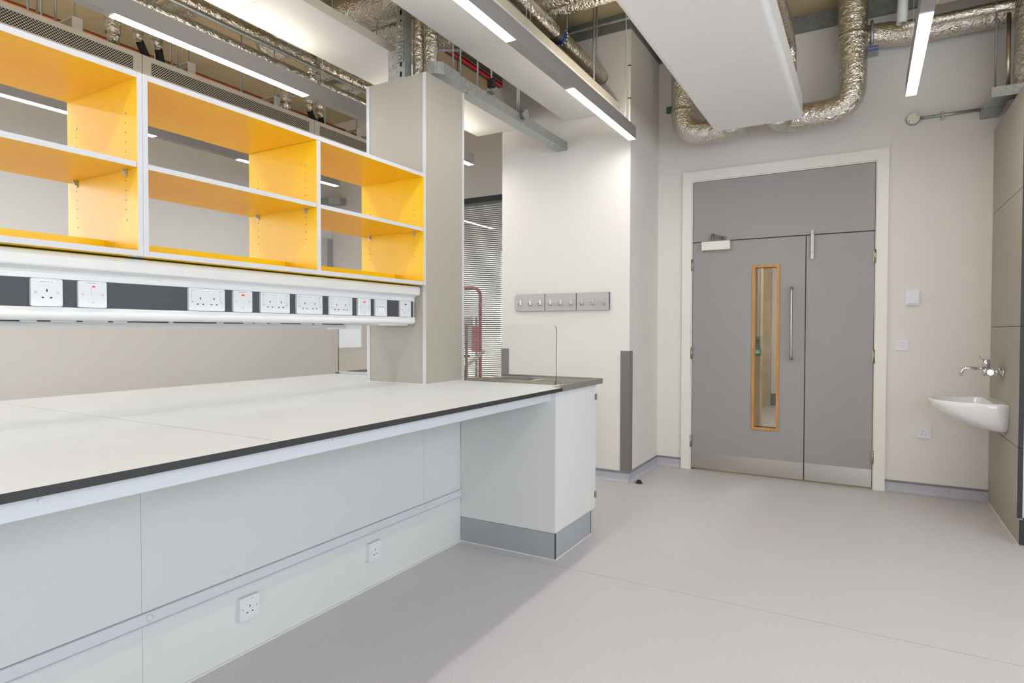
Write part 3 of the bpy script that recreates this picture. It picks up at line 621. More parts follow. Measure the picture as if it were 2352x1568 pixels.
# ------------------------------------------------------------------ electrical plates (built facing -Y, turned to suit)
def sub(name, dims, m, par, bevel=0.0):
    b = nb(); box(b, *dims); o = obj(name, b, m, None, bevel, local=True); o.parent = par; return o
def disc(name, c, r, h, m, par, seg=12):
    b = nb(); lathe(b, [(r, 0), (r, -h*0.6), (r*0.6, -h)], c, 'y', seg); o = obj(name, b, m, None, local=True); o.parent = par; return o
def plate(name, w, kind, loc, rz, label, cat, h=0.086, group=None, deep=0.010):
    t = thing(name, loc, label, cat, group, rz=rz)
    b = nb(); prism(b, rounded(-w/2, w/2, -h/2, h/2, 0.005, 3), 'y', -deep, 0)
    o = obj('face_plate', b, 'socket_white', None, 0.0016, local=True); o.parent = t
    F = -deep
    def screws(dx, z=0.0):
        for s in (-1, 1): disc('screw', (s*dx, F, z), 0.0033, 0.0008, 'screw', t)
    def outlet(cx, cz):
        for d in ((-0.0016, 0.0016, 0.008, 0.0165), (-0.0145, -0.0082, -0.012, -0.008), (0.0082, 0.0145, -0.012, -0.008)):
            sub('pin_hole', (cx+d[0], cx+d[1], F-0.0006, F+0.002, cz+d[2], cz+d[3]), 'hole', t)
    def rocker(cx, cz, w_=0.0095, h_=0.021):
        b = nb(); prism(b, [(F-0.0002, cz-h_/2), (F-0.0045, cz-h_/2), (F-0.0020, cz+h_/2), (F-0.0002, cz+h_/2)], 'x', cx-w_/2, cx+w_/2); r_ = obj('rocker', b, 'socket_white', None, local=True); r_.parent = t
    def sticker(cx, cz, w_):
        sub('sticker', (cx-w_/2, cx+w_/2, F-0.0004, F+0.001, cz-0.0035, cz+0.0035), 'label_white', t)
        b = nb(); x = cx-w_/2+0.003; rnd = random.Random(int(cx*1e4)+len(label))
        while x < cx+w_/2-0.004:
            l = rnd.choice((0.0012, 0.0022, 0.003)); box(b, x, x+l, F-0.0007, F-0.0003, cz-0.0010-0.0003*rnd.random(), cz+0.0009+0.0004*rnd.random()); x += l+rnd.choice((0.0008, 0.0012, 0.0022))
        o_ = obj('sticker_print', b, 'ink', None, local=True); o_.parent = t
    if kind == 'single': outlet(0, -0.006); screws(0.0302); sticker(0, 0.033, 0.046)
    if kind == 'single_switched': outlet(-0.006, -0.004); rocker(0.026, 0.022, 0.010, 0.020); screws(0.036, 0.0); sticker(-0.012, 0.034, 0.036)
    if kind == 'double':
        for s in (-1, 1): outlet(s*0.0285, -0.008)
        rocker(-0.0595, 0.018, 0.011, 0.032); rocker(0.0595, 0.018, 0.011, 0.032); screws(0.0600, -0.009); sticker(0, 0.033, 0.040)
        for s in (-1, 1): sub('switch_flag', (s*0.0595-0.004, s*0.0595+0.004, F-0.0026, F+0.001, 0.0342, 0.0352), 'red_frame', t)
    if kind in ('spur', 'spur_dark', 'spur_switched'):
        screws(0.0302); sticker(0, 0.037, 0.042)
        if kind == 'spur_switched': rocker(0.002, 0.014, 0.015, 0.028); sub('neon', (-0.0025, 0.0065, F-0.0024, F+0.001, 0.0235, 0.0285), 'neon', t)
        else: sub('neon', (-0.007, 0.007, F-0.0012, F+0.001, 0.0225, 0.0285), 'neon' if kind == 'spur' else 'hole', t, 0.0005)
        sub('fuse_carrier', (-0.013, 0.013, F-0.0012, F+0.001, -0.032, -0.017), 'socket_white', t, 0.0005); disc('screw', (0, F-0.001, -0.0265), 0.003, 0.0008, 'screw', t)
    if kind == 'data':
        screws(0.0302)
        for s in (-1, 1):
            sub('data_port', (s*0.012-0.009, s*0.012+0.009, F-0.0014, F+0.001, -0.024, 0.012), 'label_white', t, 0.0005); sub('port_print', (s*0.012-0.006, s*0.012+0.006, F-0.0018, F+0.001, 0.003, 0.008), 'cap_grey', t)
    if kind == 'switch':
        screws(0.0302); rocker(0, 0, 0.022, 0.026)
        b = nb(); 
        for d in ((-0.0125, 0.0125, 0.0145, 0.0152), (-0.0125, 0.0125, -0.0152, -0.0145), (-0.0132, -0.0125, -0.0145, 0.0145), (0.0125, 0.0132, -0.0145, 0.0145)): box(b, d[0], d[1], F-0.0003, F+0.001, d[2], d[3])
        o_ = obj('switch_surround', b, 'cap_grey', None, local=True); o_.parent = t
    return t
XT, ZS = -2.2214, 1.352; G = 'electrical plates on the bench trunking'
for y, w_, kd, nm, lab, cat in (
    (0.921, 0.086, 'single', 'socket_outlet', 'single unswitched socket nearest the left picture edge on the trunking', 'socket'),
    (1.050, 0.086, 'spur_switched', 'fused_spur', 'fused spur with a red-tipped rocker switch on the trunking', 'spur unit'),
    (1.450, 0.150, 'double', 'socket_outlet', 'double socket just after the long blank stretch of charcoal strip', 'socket'),
    (1.605, 0.088, 'spur', 'fused_spur', 'red neon fused spur between the first and second double sockets', 'spur unit'),
    (1.763, 0.150, 'double', 'socket_outlet', 'double socket immediately right of the first red neon spur', 'socket'),
    (1.949, 0.150, 'double', 'socket_outlet', 'double socket below the middle upright of the yellow shelves', 'socket'),
    (2.139, 0.150, 'double', 'socket_outlet', 'double socket nearest the service column on the trunking', 'socket'),
    (2.296, 0.092, 'spur', 'fused_spur', 'red neon fused spur beside the white data plate', 'spur unit'),
    (2.420, 0.090, 'data', 'data_outlet', 'twin data outlet plate on the trunking near the column', 'data outlet'),
    (2.614, 0.092, 'spur_dark', 'fused_spur', 'unlit fused spur at the very end of the trunking', 'spur unit')):
    plate(nm, w_, kd, (XT, y*1.0155, ZS), PI/2, lab, cat, group=G)
plate('socket_outlet', 0.086, 'single', (-2.048, 1.515, 0.178), PI/2, 'single socket low on the modesty panel, nearer the camera', 'socket', deep=0.022, group='sockets under the bench')
plate('socket_outlet', 0.086, 'single', (-2.048, 2.208, 0.178), PI/2, 'single socket low on the modesty panel, nearer the sink cabinet', 'socket', deep=0.022, group='sockets under the bench')
plate('light_switch', 0.086, 'switch', (0.2335, YF, 1.131), 0, 'white light switch beside the door frame', 'light switch')
plate('socket_outlet', 0.090, 'single_switched', (0.387, YF, 0.474), 0, 'white switched wall socket left of the basin', 'socket')
t = thing('room_sensor', (0.297, YF, 1.488), 'plain white square sensor box above the light switch', 'sensor')
b = nb(); prism(b, rounded(-0.044, 0.044, -0.057, 0.059, 0.006, 3), 'y', -0.022, 0); o = obj('cover', b, 'socket_white', None, 0.003, local=True); o.parent = t
sub('vent_slot', (-0.034, 0.034, -0.0225, -0.015, -0.050, -0.0475), 'cap_grey', t)

# ------------------------------------------------------------------ coat hooks
for i, lab in enumerate(('grey coat hook board nearest the glass screen', 'grey coat hook board in the middle of the row', 'grey coat hook board nearest the corner guard')):
    x0 = -2.703 + i*0.2952; x1 = x0+0.2895
    t = thing('hook_board', ((x0+x1)/2, 4.757, 1.402), lab, 'coat hooks', 'coat hook boards on the pier')
    b = nb(); f = box(b, x0, x1, 4.748, 4.7665, 1.402, 1.549)
    for k_ in (0, 1, 3, 4, 5): f[k_].material_index = 1
    obj('board', b, ['hook_board', 'core'], t)
    for x in (0.0523, 0.1500, 0.2478):
        x += x0; hk = nb(); box(hk, x-0.008, x+0.008, 4.7445, 4.748, 1.440, 1.500)
        tube(hk, fillet([(x, 4.745, 1.452), (x, 4.718, 1.446), (x, 4.708, 1.462)], 0.008, 4), 0.0062, 10); lathe(hk, [(0.0085, 0), (0.0085, 0.005)], (x, 4.706, 1.464), 'z', 10)
        h_ = obj('hook', hk, 'satin_light', t)
        q = nb(); lathe(q, [(0.003, 0), (0.003, 0.0008)], (x, 4.7436, 1.492), 'y', 8); lathe(q, [(0.003, 0), (0.003, 0.0008)], (x, 4.7436, 1.470), 'y', 8); obj('screws', q, 'steel_dark', h_)

# ------------------------------------------------------------------ panelled duct, basin and tap on the right
dp = thing('duct_panelling', (1.1, 5.05, 0), 'tall greige panelled service duct behind the basin', 'panelling')
PXA, PXB, PYA = 0.775, 0.800, 4.565
for z0, z1 in ((0.1475, 0.5545), (0.5575, 1.2635), (1.2665, 2.0675), (2.0705, 2.665)):
    b = nb(); f = box(b, PXA, PXB, PYA, YF-0.004, z0, z1)
    for k_ in (2, 4, 5): f[k_].material_index = 1
    obj('panel', b, ['greige', 'core'], dp)
bx('plinth_panel', (PXA+0.004, PXB, PYA-0.035, YF-0.004, 0.004, 0.1455), 'greige', dp)
bx('plinth_edge', (PXA+0.0045, PXB+0.02, PYA-0.039, PYA-0.0355, 0.004, 0.1455), 'core', dp)
bx('return_panel', (PXB+0.0005, XR-0.001, PYA+0.004, PYA+0.022, 0.1475, 2.665), 'panel_white', dp)
bx('return_plinth', (PXB+0.021, XR-0.001, PYA-0.03, PYA-0.012, 0.004, 0.1455), 'core', dp)
bx('backing', (PXB+0.0005, XR-0.001, PYA+0.023, YF-0.004, 0.004, 2.660), 'core', dp)
b = nb(); box(b, PXA-0.004, PXA+0.004, PYA-0.039, YF-0.004, 0, 0.005); box(b, PXA-0.005, PXA, YF-0.005, YF-0.0005, 0.09, 2.665); obj('sealant_bead', b, 'sealant', dp)

ba = thing('wash_basin', (0.60, 5.075, 0.588), 'white ceramic wall-hung wash basin on the greige panels', 'basin')
def dout(xb, xf, hw, z, n=28, e=2.5):
    out = []
    for i in range(n+1):
        a = -PI/2 + PI*i/n; c_, s_ = math.cos(a), math.sin(a)
        out.append((xb-(xb-xf)*abs(c_)**(2/e), 5.075+hw*math.copysign(abs(s_)**(2/e), s_), z))
    return out
b = nb(); XBk = PXA-0.001
lev = [dout(XBk, xf, hw, z) for z, xf, hw in ((0.590, 0.715, 0.150), (0.597, 0.675, 0.185), (0.612, 0.625, 0.212), (0.640, 0.548, 0.232), (0.668, 0.482, 0.243), (0.705, 0.420, 0.250), (0.745, 0.384, 0.253), (0.772, 0.373, 0.254), (0.779, 0.377, 0.250))]
lev += [dout(XBk-0.0, 0.394, 0.236, 0.779)]
inn = [dout(XBk-0.07, 0.400, 0.230, 0.777), dout(XBk-0.075, 0.404, 0.226, 0.768), dout(XBk-0.085, 0.425, 0.210, 0.73), dout(XBk-0.11, 0.48, 0.17, 0.68), dout(XBk-0.15, 0.54, 0.09, 0.655)]
R_ = [[b.verts.new(p) for p in l] for l in lev+inn]
for a, c in zip(R_, R_[1:]):
    for i in range(len(a)-1):
        q = b.faces.new((a[i], a[i+1], c[i+1], c[i])); q.smooth = True
b.faces.new(R_[0]); b.faces.new(R_[-1])
for a, c in zip(R_[10:], R_[11:]): b.faces.new((a[-1], a[0], c[0], c[-1]))
b.faces.new((R_[9][-1], R_[9][0], R_[10][0], R_[10][-1]))
b.faces.new([r[0] for r in R_[:10]] + [r[-1] for r in reversed(R_[:10])])
obj('bowl', b, 'ceramic', ba)
b = nb(); lathe(b, [(0.021, 0), (0.021, 0.003), (0.012, 0.004)], (0.575, 5.075, 0.655), 'z', 16); obj('waste', b, 'chrome', ba)
tp = thing('wall_tap', (0.69, 5.08, 0.96), 'chrome wall-mounted mixer tap over the basin', 'tap')
b = nb(); tube(b, [(0.702, 5.005, 0.968), (0.702, 5.155, 0.968)], 0.019, 16); tube(b, [(0.69, 5.08, 0.940), (0.69, 5.08, 0.992)], 0.0225, 18); obj('body', b, 'chrome', tp)
b = nb(); tube(b, [(0.69, 5.08, 0.993), (0.69, 5.08, 1.051)], 0.0215, 18); obj('cartridge', b, 'chrome', tp)
b = nb(); tube(b, [(0.675, 5.08, 1.046), (0.658, 5.08, 1.052), (0.652, 5.08, 1.072)], 0.005, 8); lathe(b, [(0.001, 0), (0.013, 0.001), (0.013, 0.004), (0.001, 0.005)], (0.650, 5.08, 1.060), 'x', 14); obj('lever', b, 'chrome', tp)
b = nb(); tube(b, fillet([(0.672, 5.08, 0.988), (0.565, 5.08, 0.990), (0.551, 5.08, 0.934)], 0.045, 8), 0.0105, 14); tube(b, [(0.672, 5.08, 0.988), (0.655, 5.08, 0.988)], 0.014, 14); obj('spout', b, 'chrome', tp)
for y in (5.02, 5.14):
    b = nb(); tube(b, [(0.702, y, 0.968), (PXA-0.001, y, 0.968)], 0.0135, 14); tube(b, [(0.728, y, 0.968), (0.748, y, 0.968)], 0.020, 8); tube(b, [(0.765, y, 0.968), (PXA-0.001, y, 0.968)], 0.024, 16); obj('inlet', b, 'chrome', tp)
b = nb(); lathe(b, [(0.0225, 0), (0.0225, -0.010), (0.018, -0.013)], (0.702, 5.004, 0.968), 'y', 18); obj('end_knob', b, 'chrome', tp)

# ------------------------------------------------------------------ suspended linear lights
LZ = 2.711; SEG = ((3.456, 4.606), (1.585, 2.735), (-0.285, 0.865), (-2.155, -1.005))
def linear_light(x, label, wo=0.0):
    t = thing('linear_light', (x, 1.2, LZ), label, 'light', 'suspended linear lights')
    b = nb(); box(b, x-0.029, x+0.029, -2.17, 4.614, LZ+0.0005, LZ+0.097); obj('housing', b, 'lamp_grey', t)
    for a, c in SEG:
        bx('diffuser', (x-0.0275, x+0.0275, a, c, LZ-0.001, LZ+0.0004), 'lamp_down', t)
        bx('uplight_diffuser', (x-0.022, x+0.022, a, c, LZ+0.0972, LZ+0.0985), 'lamp_up', t)
    b = nb()
    for y in (4.45, 2.9, 1.2, -0.6):
        tube(b, [(x-wo, y, LZ+0.097), (x-wo, y, ZC)], 0.0012, 5)
    obj('suspension_wires', b, 'galv', t)
    b = nb()
    for y in (4.45, 2.9, 1.2, -0.6): lathe(b, [(0.004, 0), (0.004, 0.02), (0.002, 0.026)], (x-wo*0.9, y, LZ+0.097), 'z', 8)
    obj('wire_grips', b, 'galv', t)
    return t
linear_light(-1.588, 'grey linear light hanging over the front edge of the bench')
linear_light(-3.085, 'grey linear light hanging just behind the service column', 0.0285)
linear_light(-4.745, 'grey linear light seen through the openings of the yellow shelves')
linear_light(0.226, 'grey linear light hanging right of the door')
t = thing('power_cable', (-1.60, 4.58, LZ+0.097), 'white flex dropping from the soffit to the light over the bench', 'cable')
tb('flex', fillet([(-1.632, 4.58, ZC-0.06), (-1.633, 4.58, 3.55), (-1.600, 4.58, 3.25), (-1.602, 4.58, 3.0), (-1.600, 4.58, LZ+0.098)], 0.12, 5), 0.0045, 'cable_white', t, 8)
for z in (3.27, 3.02): bx('cable_tie', (-1.614, -1.590, 4.574, 4.586, z, z+0.006), 'rubber', t)

# ------------------------------------------------------------------ radiant panels, fan coil casings
def radiant(x0, x1, label):
    t = thing('radiant_panel', ((x0+x1)/2, 1.2, 3.01), label, 'ceiling panel', 'suspended radiant panels')
    for a, c in ((2.213, 4.757), (-0.33, 2.211), (-2.4, -0.332)):
        b = nb(); f = box(b, x0, x1, a, c, 3.010, 3.066)
        for k_ in (0, 1, 2, 3, 5): f[k_].material_index = 1
        obj('panel', b, ['perforated_white', 'beam_cream'], t)
    b = nb()
    for y in (4.35, 3.35, 2.6, 1.5):
        for x in (x0+0.06, x1-0.06): tube(b, [(x, y, 3.066), (x, y, ZC)], 0.004, 6)
    obj('hanger_rods', b, 'galv', t)
radiant(-2.238, -1.747, 'white perforated radiant panel above the light over the bench')
radiant(-3.112, -2.652, 'white perforated radiant panel left of the service column, brightly uplit')
def fcu(x0, x1, ys, z0, z1, face, label, perf):
    t = thing('fan_coil_casing', ((x0+x1)/2, ys[0], z0), label, 'fan coil unit')
    for a, c in zip(ys, ys[1:]):
        b = nb(); prism(b, rounded(x0, x1, z0, z1, 0.035, 6, (1, 1, 0, 0)), 'y', a+0.0025, c-0.0025, 0)
        for f in b.faces:
            if abs(f.normal.y) < 0.5 and len(f.verts) == 4: f.smooth = False
        s = obj('casing_panel', b, face, t)
        if perf:
            bx('perforated_grille', (x1-0.001, x1+0.0006, a+0.055, c-0.055, z0+0.026, z0+0.105), 'perforated_cream', s)
    return t
fcu(-1.063, -0.426, (-0.50, 0.88, 2.26, 3.645, 5.02), 2.80, 2.965, 'casing', 'large white fan coil casing hanging in front of the door', False)
fcu(-4.54, -3.90, (-0.56, 0.806, 2.176, 3.546, 4.74), 2.80, 2.936, 'beam_cream', 'cream fan coil casing with perforated side seen above the yellow shelves', True)
for y, lab in ((1.835, 'bracket leftmost on the cream fan coil casing'), (2.535, 'bracket right of the two black hoses on the cream casing'), (3.235, 'bracket beside the fourth foil dropper on the cream casing'), (4.13, 'bracket nearest the service column on the cream casing')):
    t = thing('hanger_bracket', (-4.2, y, 2.936), 'white channel '+lab, 'bracket', 'hanger brackets on the cream casing')
    bx('front_plate', (-4.004, -4.000, y, y+0.055, 2.937, 3.05), 'frame_white', t); bx('cross_strap', (-4.46, -4.004, y, y+0.055, 3.044, 3.050), 'frame_white', t); bx('rear_plate', (-4.464, -4.460, y, y+0.055, 2.937, 3.05), 'frame_white', t)
    tb('hanger_rod', [(-4.03, y+0.028, 3.05), (-4.03, y+0.028, ZC)], 0.005, 'galv', t, 6); tb('hanger_rod', [(-4.43, y+0.028, 3.05), (-4.43, y+0.028, ZC)], 0.005, 'galv', t, 6)
for i, (x, y) in enumerate(((-4.0, 1.66), (-4.0, 1.75), (-4.35, 1.76), (-4.0, 2.466), (-4.0, 2.95), (-4.02, 3.76))):
    labs = ('first threaded rod from the left picture edge above the cream casing', 'thick threaded rod left of the leftmost white bracket', 'thin threaded rod set back behind the leftmost white bracket', 'threaded rod right of the black hoses above the casing', 'threaded rod midway along the second casing grille', 'threaded rod right of the far foil droppers')
    tag(tb('threaded_rod', [(x, y, 2.937), (x, y, ZC)], 0.0055 if i != 1 else 0.008, 'galv', None, 8), labs[i], 'rod', 'threaded rods above the cream casing')

# ------------------------------------------------------------------ foil-wrapped pipework
def foil(name, pts, r, label, cat='pipe', group=None, rad=0.15, seg=18, jit=0.03):
    o = tb(name, fillet(pts, rad, 8) if len(pts) > 2 else pts, r, 'foil', None, seg, jit, 0.05)
    return tag(o, label, cat, group)
FG = 'foil-wrapped pipes over the light behind the column'
foil('insulated_pipe', [(-3.45, -1.5, 3.145), (-3.45, 4.7, 3.145)], 0.042, 'upper foil-wrapped pipe running along above the light behind the column', group=FG)
foil('insulated_pipe', [(-3.47, -1.5, 3.018), (-3.47, 4.7, 3.018)], 0.040, 'lower foil-wrapped pipe running along above the light behind the column', group=FG)
foil('pipe_tee', [(-3.46, 3.13, 3.19), (-3.46, 3.13, 2.93)], 0.055, 'foil-wrapped tee joining the two pipes left of the column', 'pipe fitting')
tag(tb('small_pipe', [(-3.41, -1.5, 3.09), (-3.41, 4.7, 3.09)], 0.012, 'galv'), 'thin bare pipe between the two foil-wrapped pipes', 'pipe')
def dropper(y, r, top, z1, hose, label):
    t = thing('foil_dropper', (-4.0, y, 2.94), label, 'pipe', 'foil droppers to the cream casing')
    b = nb(); tube(b, fillet([(-3.5, y, top), (-4.0, y, top), (-4.0, y, z1)], 0.1, 6), r, 16, jitter=0.04, sub=0.03); obj('sleeve', b, 'foil', t)
    b = nb(); tube(b, [(-4.0, y, z1+0.01), (-4.0, y+0.004, z1-0.03), (-4.0, y+0.01, z1-0.06)], [r, r*0.75, r*0.62], 16, jitter=0.05); obj('sleeve_end', b, 'foil', t)
    if hose: b = nb(); tube(b, fillet([(-4.0, y+0.01, z1-0.05), (-4.0, y+0.02+hose*0.3, z1-0.10), (-4.0, y+0.03+hose, 2.937)], 0.03, 5), r*0.66, 14); obj('hose', b, 'rubber', t)
    else: b = nb(); tube(b, [(-4.0, y, z1-0.05), (-4.0, y, 2.937)], r*0.45, 10); obj('valve_stub', b, 'satin', t)
dropper(2.055, 0.045, 3.17, 3.035, 0, 'thick foil dropper leftmost above the cream casing')
dropper(2.205, 0.036, 3.18, 3.105, 0.045, 'foil dropper ending in a slanting black hose at the casing joint')
dropper(2.325, 0.038, 3.20, 3.10, 0.001, 'foil dropper ending in a short upright black hose')
dropper(3.345, 0.045, 3.17, 3.02, 0, 'foil dropper hiding the third white bracket')
dropper(3.575, 0.036, 3.16, 3.09, 0.055, 'foil dropper with curved black hose near the column')
dropper(3.690, 0.038, 3.17, 3.07, 0.001, 'foil dropper with short black hose nearest the column')
tag(tb('copper_pipe', [(-4.8, -1.5, 3.338), (-4.8, 5.3, 3.338)], 0.011, 'copper'), 'copper pipe running along the soffit above the cream casing', 'pipe')
for y, lab in ((1.75, 'leftmost clip holding the copper pipe'), (2.90, 'clip holding the copper pipe midway'), (3.95, 'clip holding the copper pipe near the column')):
    b = nb(); tube(b, [(-4.8, y, 3.345), (-4.8, y, ZC)], 0.006, 8); lathe(b, [(0.02, 0), (0.02, 0.012)], (-4.8, y-0.006, 3.338), 'y', 12); tag(obj('pipe_clip', b, 'galv'), lab, 'pipe clip', 'copper pipe clips')
tag(bx('ceiling_strut', (-5.3, -3.6, 3.94, 3.98, 3.40, 3.44), 'galv_dark'), 'dark strut crossing above the cream casing near the column', 'strut')
tag(bx('ceiling_strut', (-5.6, -3.95, 4.60, 4.64, 3.12, 3.16), 'galv_dark'), 'blue-grey strut just left of the service column top', 'strut')

# contents of the service column
t = thing('strut_channel', (-2.47, 2.95, 2.4), 'slotted galvanised strut rising out of the service column', 'strut')
b = nb(); box(b, -2.502, -2.440, 2.925, 2.929, 2.3, ZC); box(b, -2.502, -2.498, 2.929, 2.985, 2.3, ZC); box(b, -2.444, -2.440, 2.929, 2.985, 2.3, ZC); obj('channel', b, 'galv', t)
q = nb()
for i in range(22): prism(q, rounded(-2.479, -2.463, 2.34+i*0.062, 2.374+i*0.062, 0.0078, 4), 'y', 2.9243, 2.9250)
obj('slots', q, 'hole', t)
for i in range(4):
    z = 2.862 + i*0.062; pl = bx('bolt_plate', (-2.505, -2.448, 2.919, 2.9242, z, z+0.057), 'galv', t, 0.001)
    q = nb(); lathe(q, [(0.013, 0), (0.013, -0.008), (0.009, -0.009), (0.008, -0.018)], (-2.474, 2.919, z+0.028), 'y', 6); obj('bolt', q, 'galv', pl)
foil('insulated_pipe', [(-2.410, 3.02, 2.35), (-2.410, 3.02, ZC)], 0.035, 'pale foil riser beside the slotted strut in the column', group='risers in the service column', seg=16)
foil('insulated_pipe', [(-2.325, 3.04, 2.35), (-2.325, 3.04, ZC)], 0.040, 'pale foil riser nearest the trunking bend', group='risers in the service column', seg=16)
t = thing('junction_box', (-2.6, 2.97, 2.4), 'galvanised upright trunking box at the column top', 'trunking')
bx('body', (-2.585, -2.508, 2.94, 3.06, 2.4, 2.952), 'galv', t, 0.001); bx('lid_lower', (-2.583, -2.510, 2.9375, 2.9395, 2.4, 2.845), 'galv', t); bx('lid_upper', (-2.583, -2.510, 2.9375, 2.9395, 2.847, 2.950), 'galv', t)
q = nb()
for z in (2.72, 2.86, 2.915): lathe(q, [(0.004, 0), (0.004, -0.002)], (-2.546, 2.9372, z), 'y', 8)
obj('lid_screws', q, 'steel_dark', t)

# galvanised trunking from the column to the pier
t = thing('cable_trunking', (-2.26, 3.9, 2.758), 'galvanised cable trunking running from the column to the pier', 'trunking')
b = nb(); prism(b, [(-2.316, 3.13), (-2.214, 3.17), (-2.214, 4.766), (-2.316, 4.766)], 'z', 2.758, 2.825); obj('straight', b, 'galv', t)
b = nb(); prism(b, [(-2.283, 2.945), (-2.235, 2.945), (-2.195, 2.99), (-2.204, 3.168), (-2.316, 3.128), (-2.283, 3.08)], 'z', 2.756, 2.830); obj('bend', b, 'galv', t)
b = nb()
for y in (3.30, 4.0, 4.6): lathe(b, [(0.006, 0), (0.006, -0.003)], (-2.24, y, 2.757), 'z', 8)
obj('lid_screws', b, 'steel_dark', t)
t = thing('conduit_drop', (-2.225, 4.0, 2.80), 'vertical conduit with round box dropping onto the trunking', 'conduit')
tb('tube', [(-2.252, 3.99, 2.826), (-2.252, 3.99, ZC)], 0.0115, 'galv', t, 10); b = nb(); lathe(b, [(0.036, 0), (0.036, 0.030), (0.034, 0.033)], (-2.212, 3.99, 2.822), 'x', 20); obj('round_box', b, 'galv', t)
t = thing('ceiling_camera', (-2.27, 3.56, 2.83), 'small dark device clamped on the galvanised trunking', 'sensor')
bx('clamp', (-2.32, -2.19, 3.53, 3.56, 2.826, 2.845), 'galv_dark', t); bx('body', (-2.235, -2.195, 3.535, 3.575, 2.875, 2.93), 'rubber', t, 0.003); tb('stalk', [(-2.215, 3.555, 2.845), (-2.215, 3.555, 2.876)], 0.008, 'galv', t, 8)
tag(tb('flex_conduit', fillet([(-2.44, 3.16, 3.02), (-2.30, 3.30, 3.05), (-2.27, 3.50, 3.12), (-2.12, 3.66, 3.15)], 0.15, 6), 0.011, 'galv'), 'bent galvanised conduit curving behind the column top', 'conduit')
for i, (x, y) in enumerate(((-2.29, 3.215), (-2.255, 3.245), (-2.29, 3.50), (-2.255, 3.62))):
    labs = ('left one of two hanger rods by the conduit bend', 'right one of two hanger rods by the conduit bend', 'left one of two hanger rods above the clamped device', 'right one of two hanger rods above the clamped device')
    tag(tb('hanger_rod', [(x, y, 2.83), (x, y, ZC)], 0.006, 'galv', None, 8), labs[i], 'rod', 'hanger rods along the trunking')

# red cable tray and struts at the soffit, ducts
t = thing('busbar_track', (-3.28, 3.5, 3.735), 'grey track with red stripe fixed along the soffit', 'track')
bx('base', (-3.345, -3.215, 1.0, 5.5, 3.755, 3.775), 'galv', t); bx('red_strip', (-3.295, -3.255, 1.0, 5.5, 3.735, 3.7545), 'red', t)
for x in (-3.335, -3.232): bx('dark_edge', (x, x+0.014, 1.0, 5.5, 3.738, 3.7545), 'steel_dark', t)
t = thing('ceiling_strut', (-3.0, 3.5, 3.6), 'double dark strut crossing the soffit above the foil duct', 'strut')
bx('rail', (-3.50, -2.35, 3.480, 3.521, 3.625, 3.664), 'galv_dark', t); bx('rail', (-3.50, -2.35, 3.480, 3.521, 3.668, 3.707), 'galv_dark', t); bx('end_cap', (-3.52, -3.501, 3.476, 3.525, 3.62, 3.712), 'rubber', t)
foil('round_duct', [(-4.2, 3.345, 3.535), (-2.35, 3.345, 3.535)], 0.130, 'foil-wrapped round duct left of the slotted strut', 'duct', seg=24)
t = thing('flat_duct', (-2.4, 3.76, 3.40), 'wide foil-wrapped flat duct crossing above the bench light', 'duct')
for i, (y0, y1, z0) in enumerate(((3.50, 3.70, 3.415), (3.69, 3.83, 3.408), (3.82, 3.925, 3.402))):
    b = nb(); tube(b, [(-3.6, 0, 0), (-1.15, 0, 0)], 1.0, 20, jitter=0.02, sub=0.08)
    bmesh.ops.scale(b, vec=(1, (y1-y0)/2, 0.07), verts=b.verts[:]); bmesh.ops.translate(b, vec=(0, (y0+y1)/2, z0+0.07), verts=b.verts[:]); obj('wrapped_section', b, 'foil', t)
o = foil('insulated_pipe', [(-1.895, 1.0, 3.300), (-1.895, 4.766, 3.300)], 0.050, 'foil-wrapped pipe with banded label entering the pier wall', group='pipes over the bench light')
o2 = foil('insulated_pipe', [(-2.02, 1.0, 3.235), (-2.02, 4.766, 3.235)], 0.042, 'lower foil-wrapped pipe beside the banded one at the pier', group='pipes over the bench light')
def band(par, x, y, z, r):
    for a, c, m in ((0, 0.045, 'band_green'), (0.045, 0.062, 'blue_tape'), (0.062, 0.075, 'rubber'), (0.075, 0.092, 'blue_tape'), (0.092, 0.125, 'band_green')):
        b = nb(); lathe(b, [(r+0.001, a), (r+0.001, c)], (x, y, z), 'y', 24); obj('label_band', b, m, par)
    b = nb()
    for k_ in range(14):
        a = 2*PI*k_/14; box(b, x+(r+0.0005)*math.cos(a)-0.005, x+(r+0.0005)*math.cos(a)+0.005, y+0.098, y+0.114, z+(r+0.0005)*math.sin(a)-0.0035, z+(r+0.0005)*math.sin(a)+0.0035)
    obj('label_print', b, 'label_white', par)
band(o, -1.895, 3.86, 3.300, 0.052)
for i, (x, y, z, lab) in enumerate(((-1.90, 4.08, 3.35, 'left rod of the pair hung from the black slotted rail'), (-1.80, 4.40, 3.35, 'right rod of the pair hung from the black slotted rail'), (-1.76, 4.25, 3.066, 'long pale rod between soffit and radiant panel edge'))):
    tag(tb('hanger_rod', [(x, y, z), (x, y, ZC)], 0.007, 'galv' if i == 2 else 'galv_dark', None, 8), lab, 'rod', 'rods over the bench light')
t = thing('slotted_rail', (-1.8, 4.42, 3.74), 'black slotted rail fixed to the soffit near the pier', 'rail')
bx('rail', (-2.10, -1.55, 4.36, 4.40, 3.745, 3.779), 'rubber', t); bx('foot', (-1.96, -1.87, 4.355, 4.405, 3.735, 3.745), 'galv', t); bx('foot', (-1.80, -1.71, 4.355, 4.405, 3.735, 3.745), 'galv', t)
tag(tb('conduit', [(-2.6, 4.70, 3.70), (-1.0, 4.70, 3.70)], 0.012, 'galv'), 'galvanised conduit along the top of the pier', 'conduit')

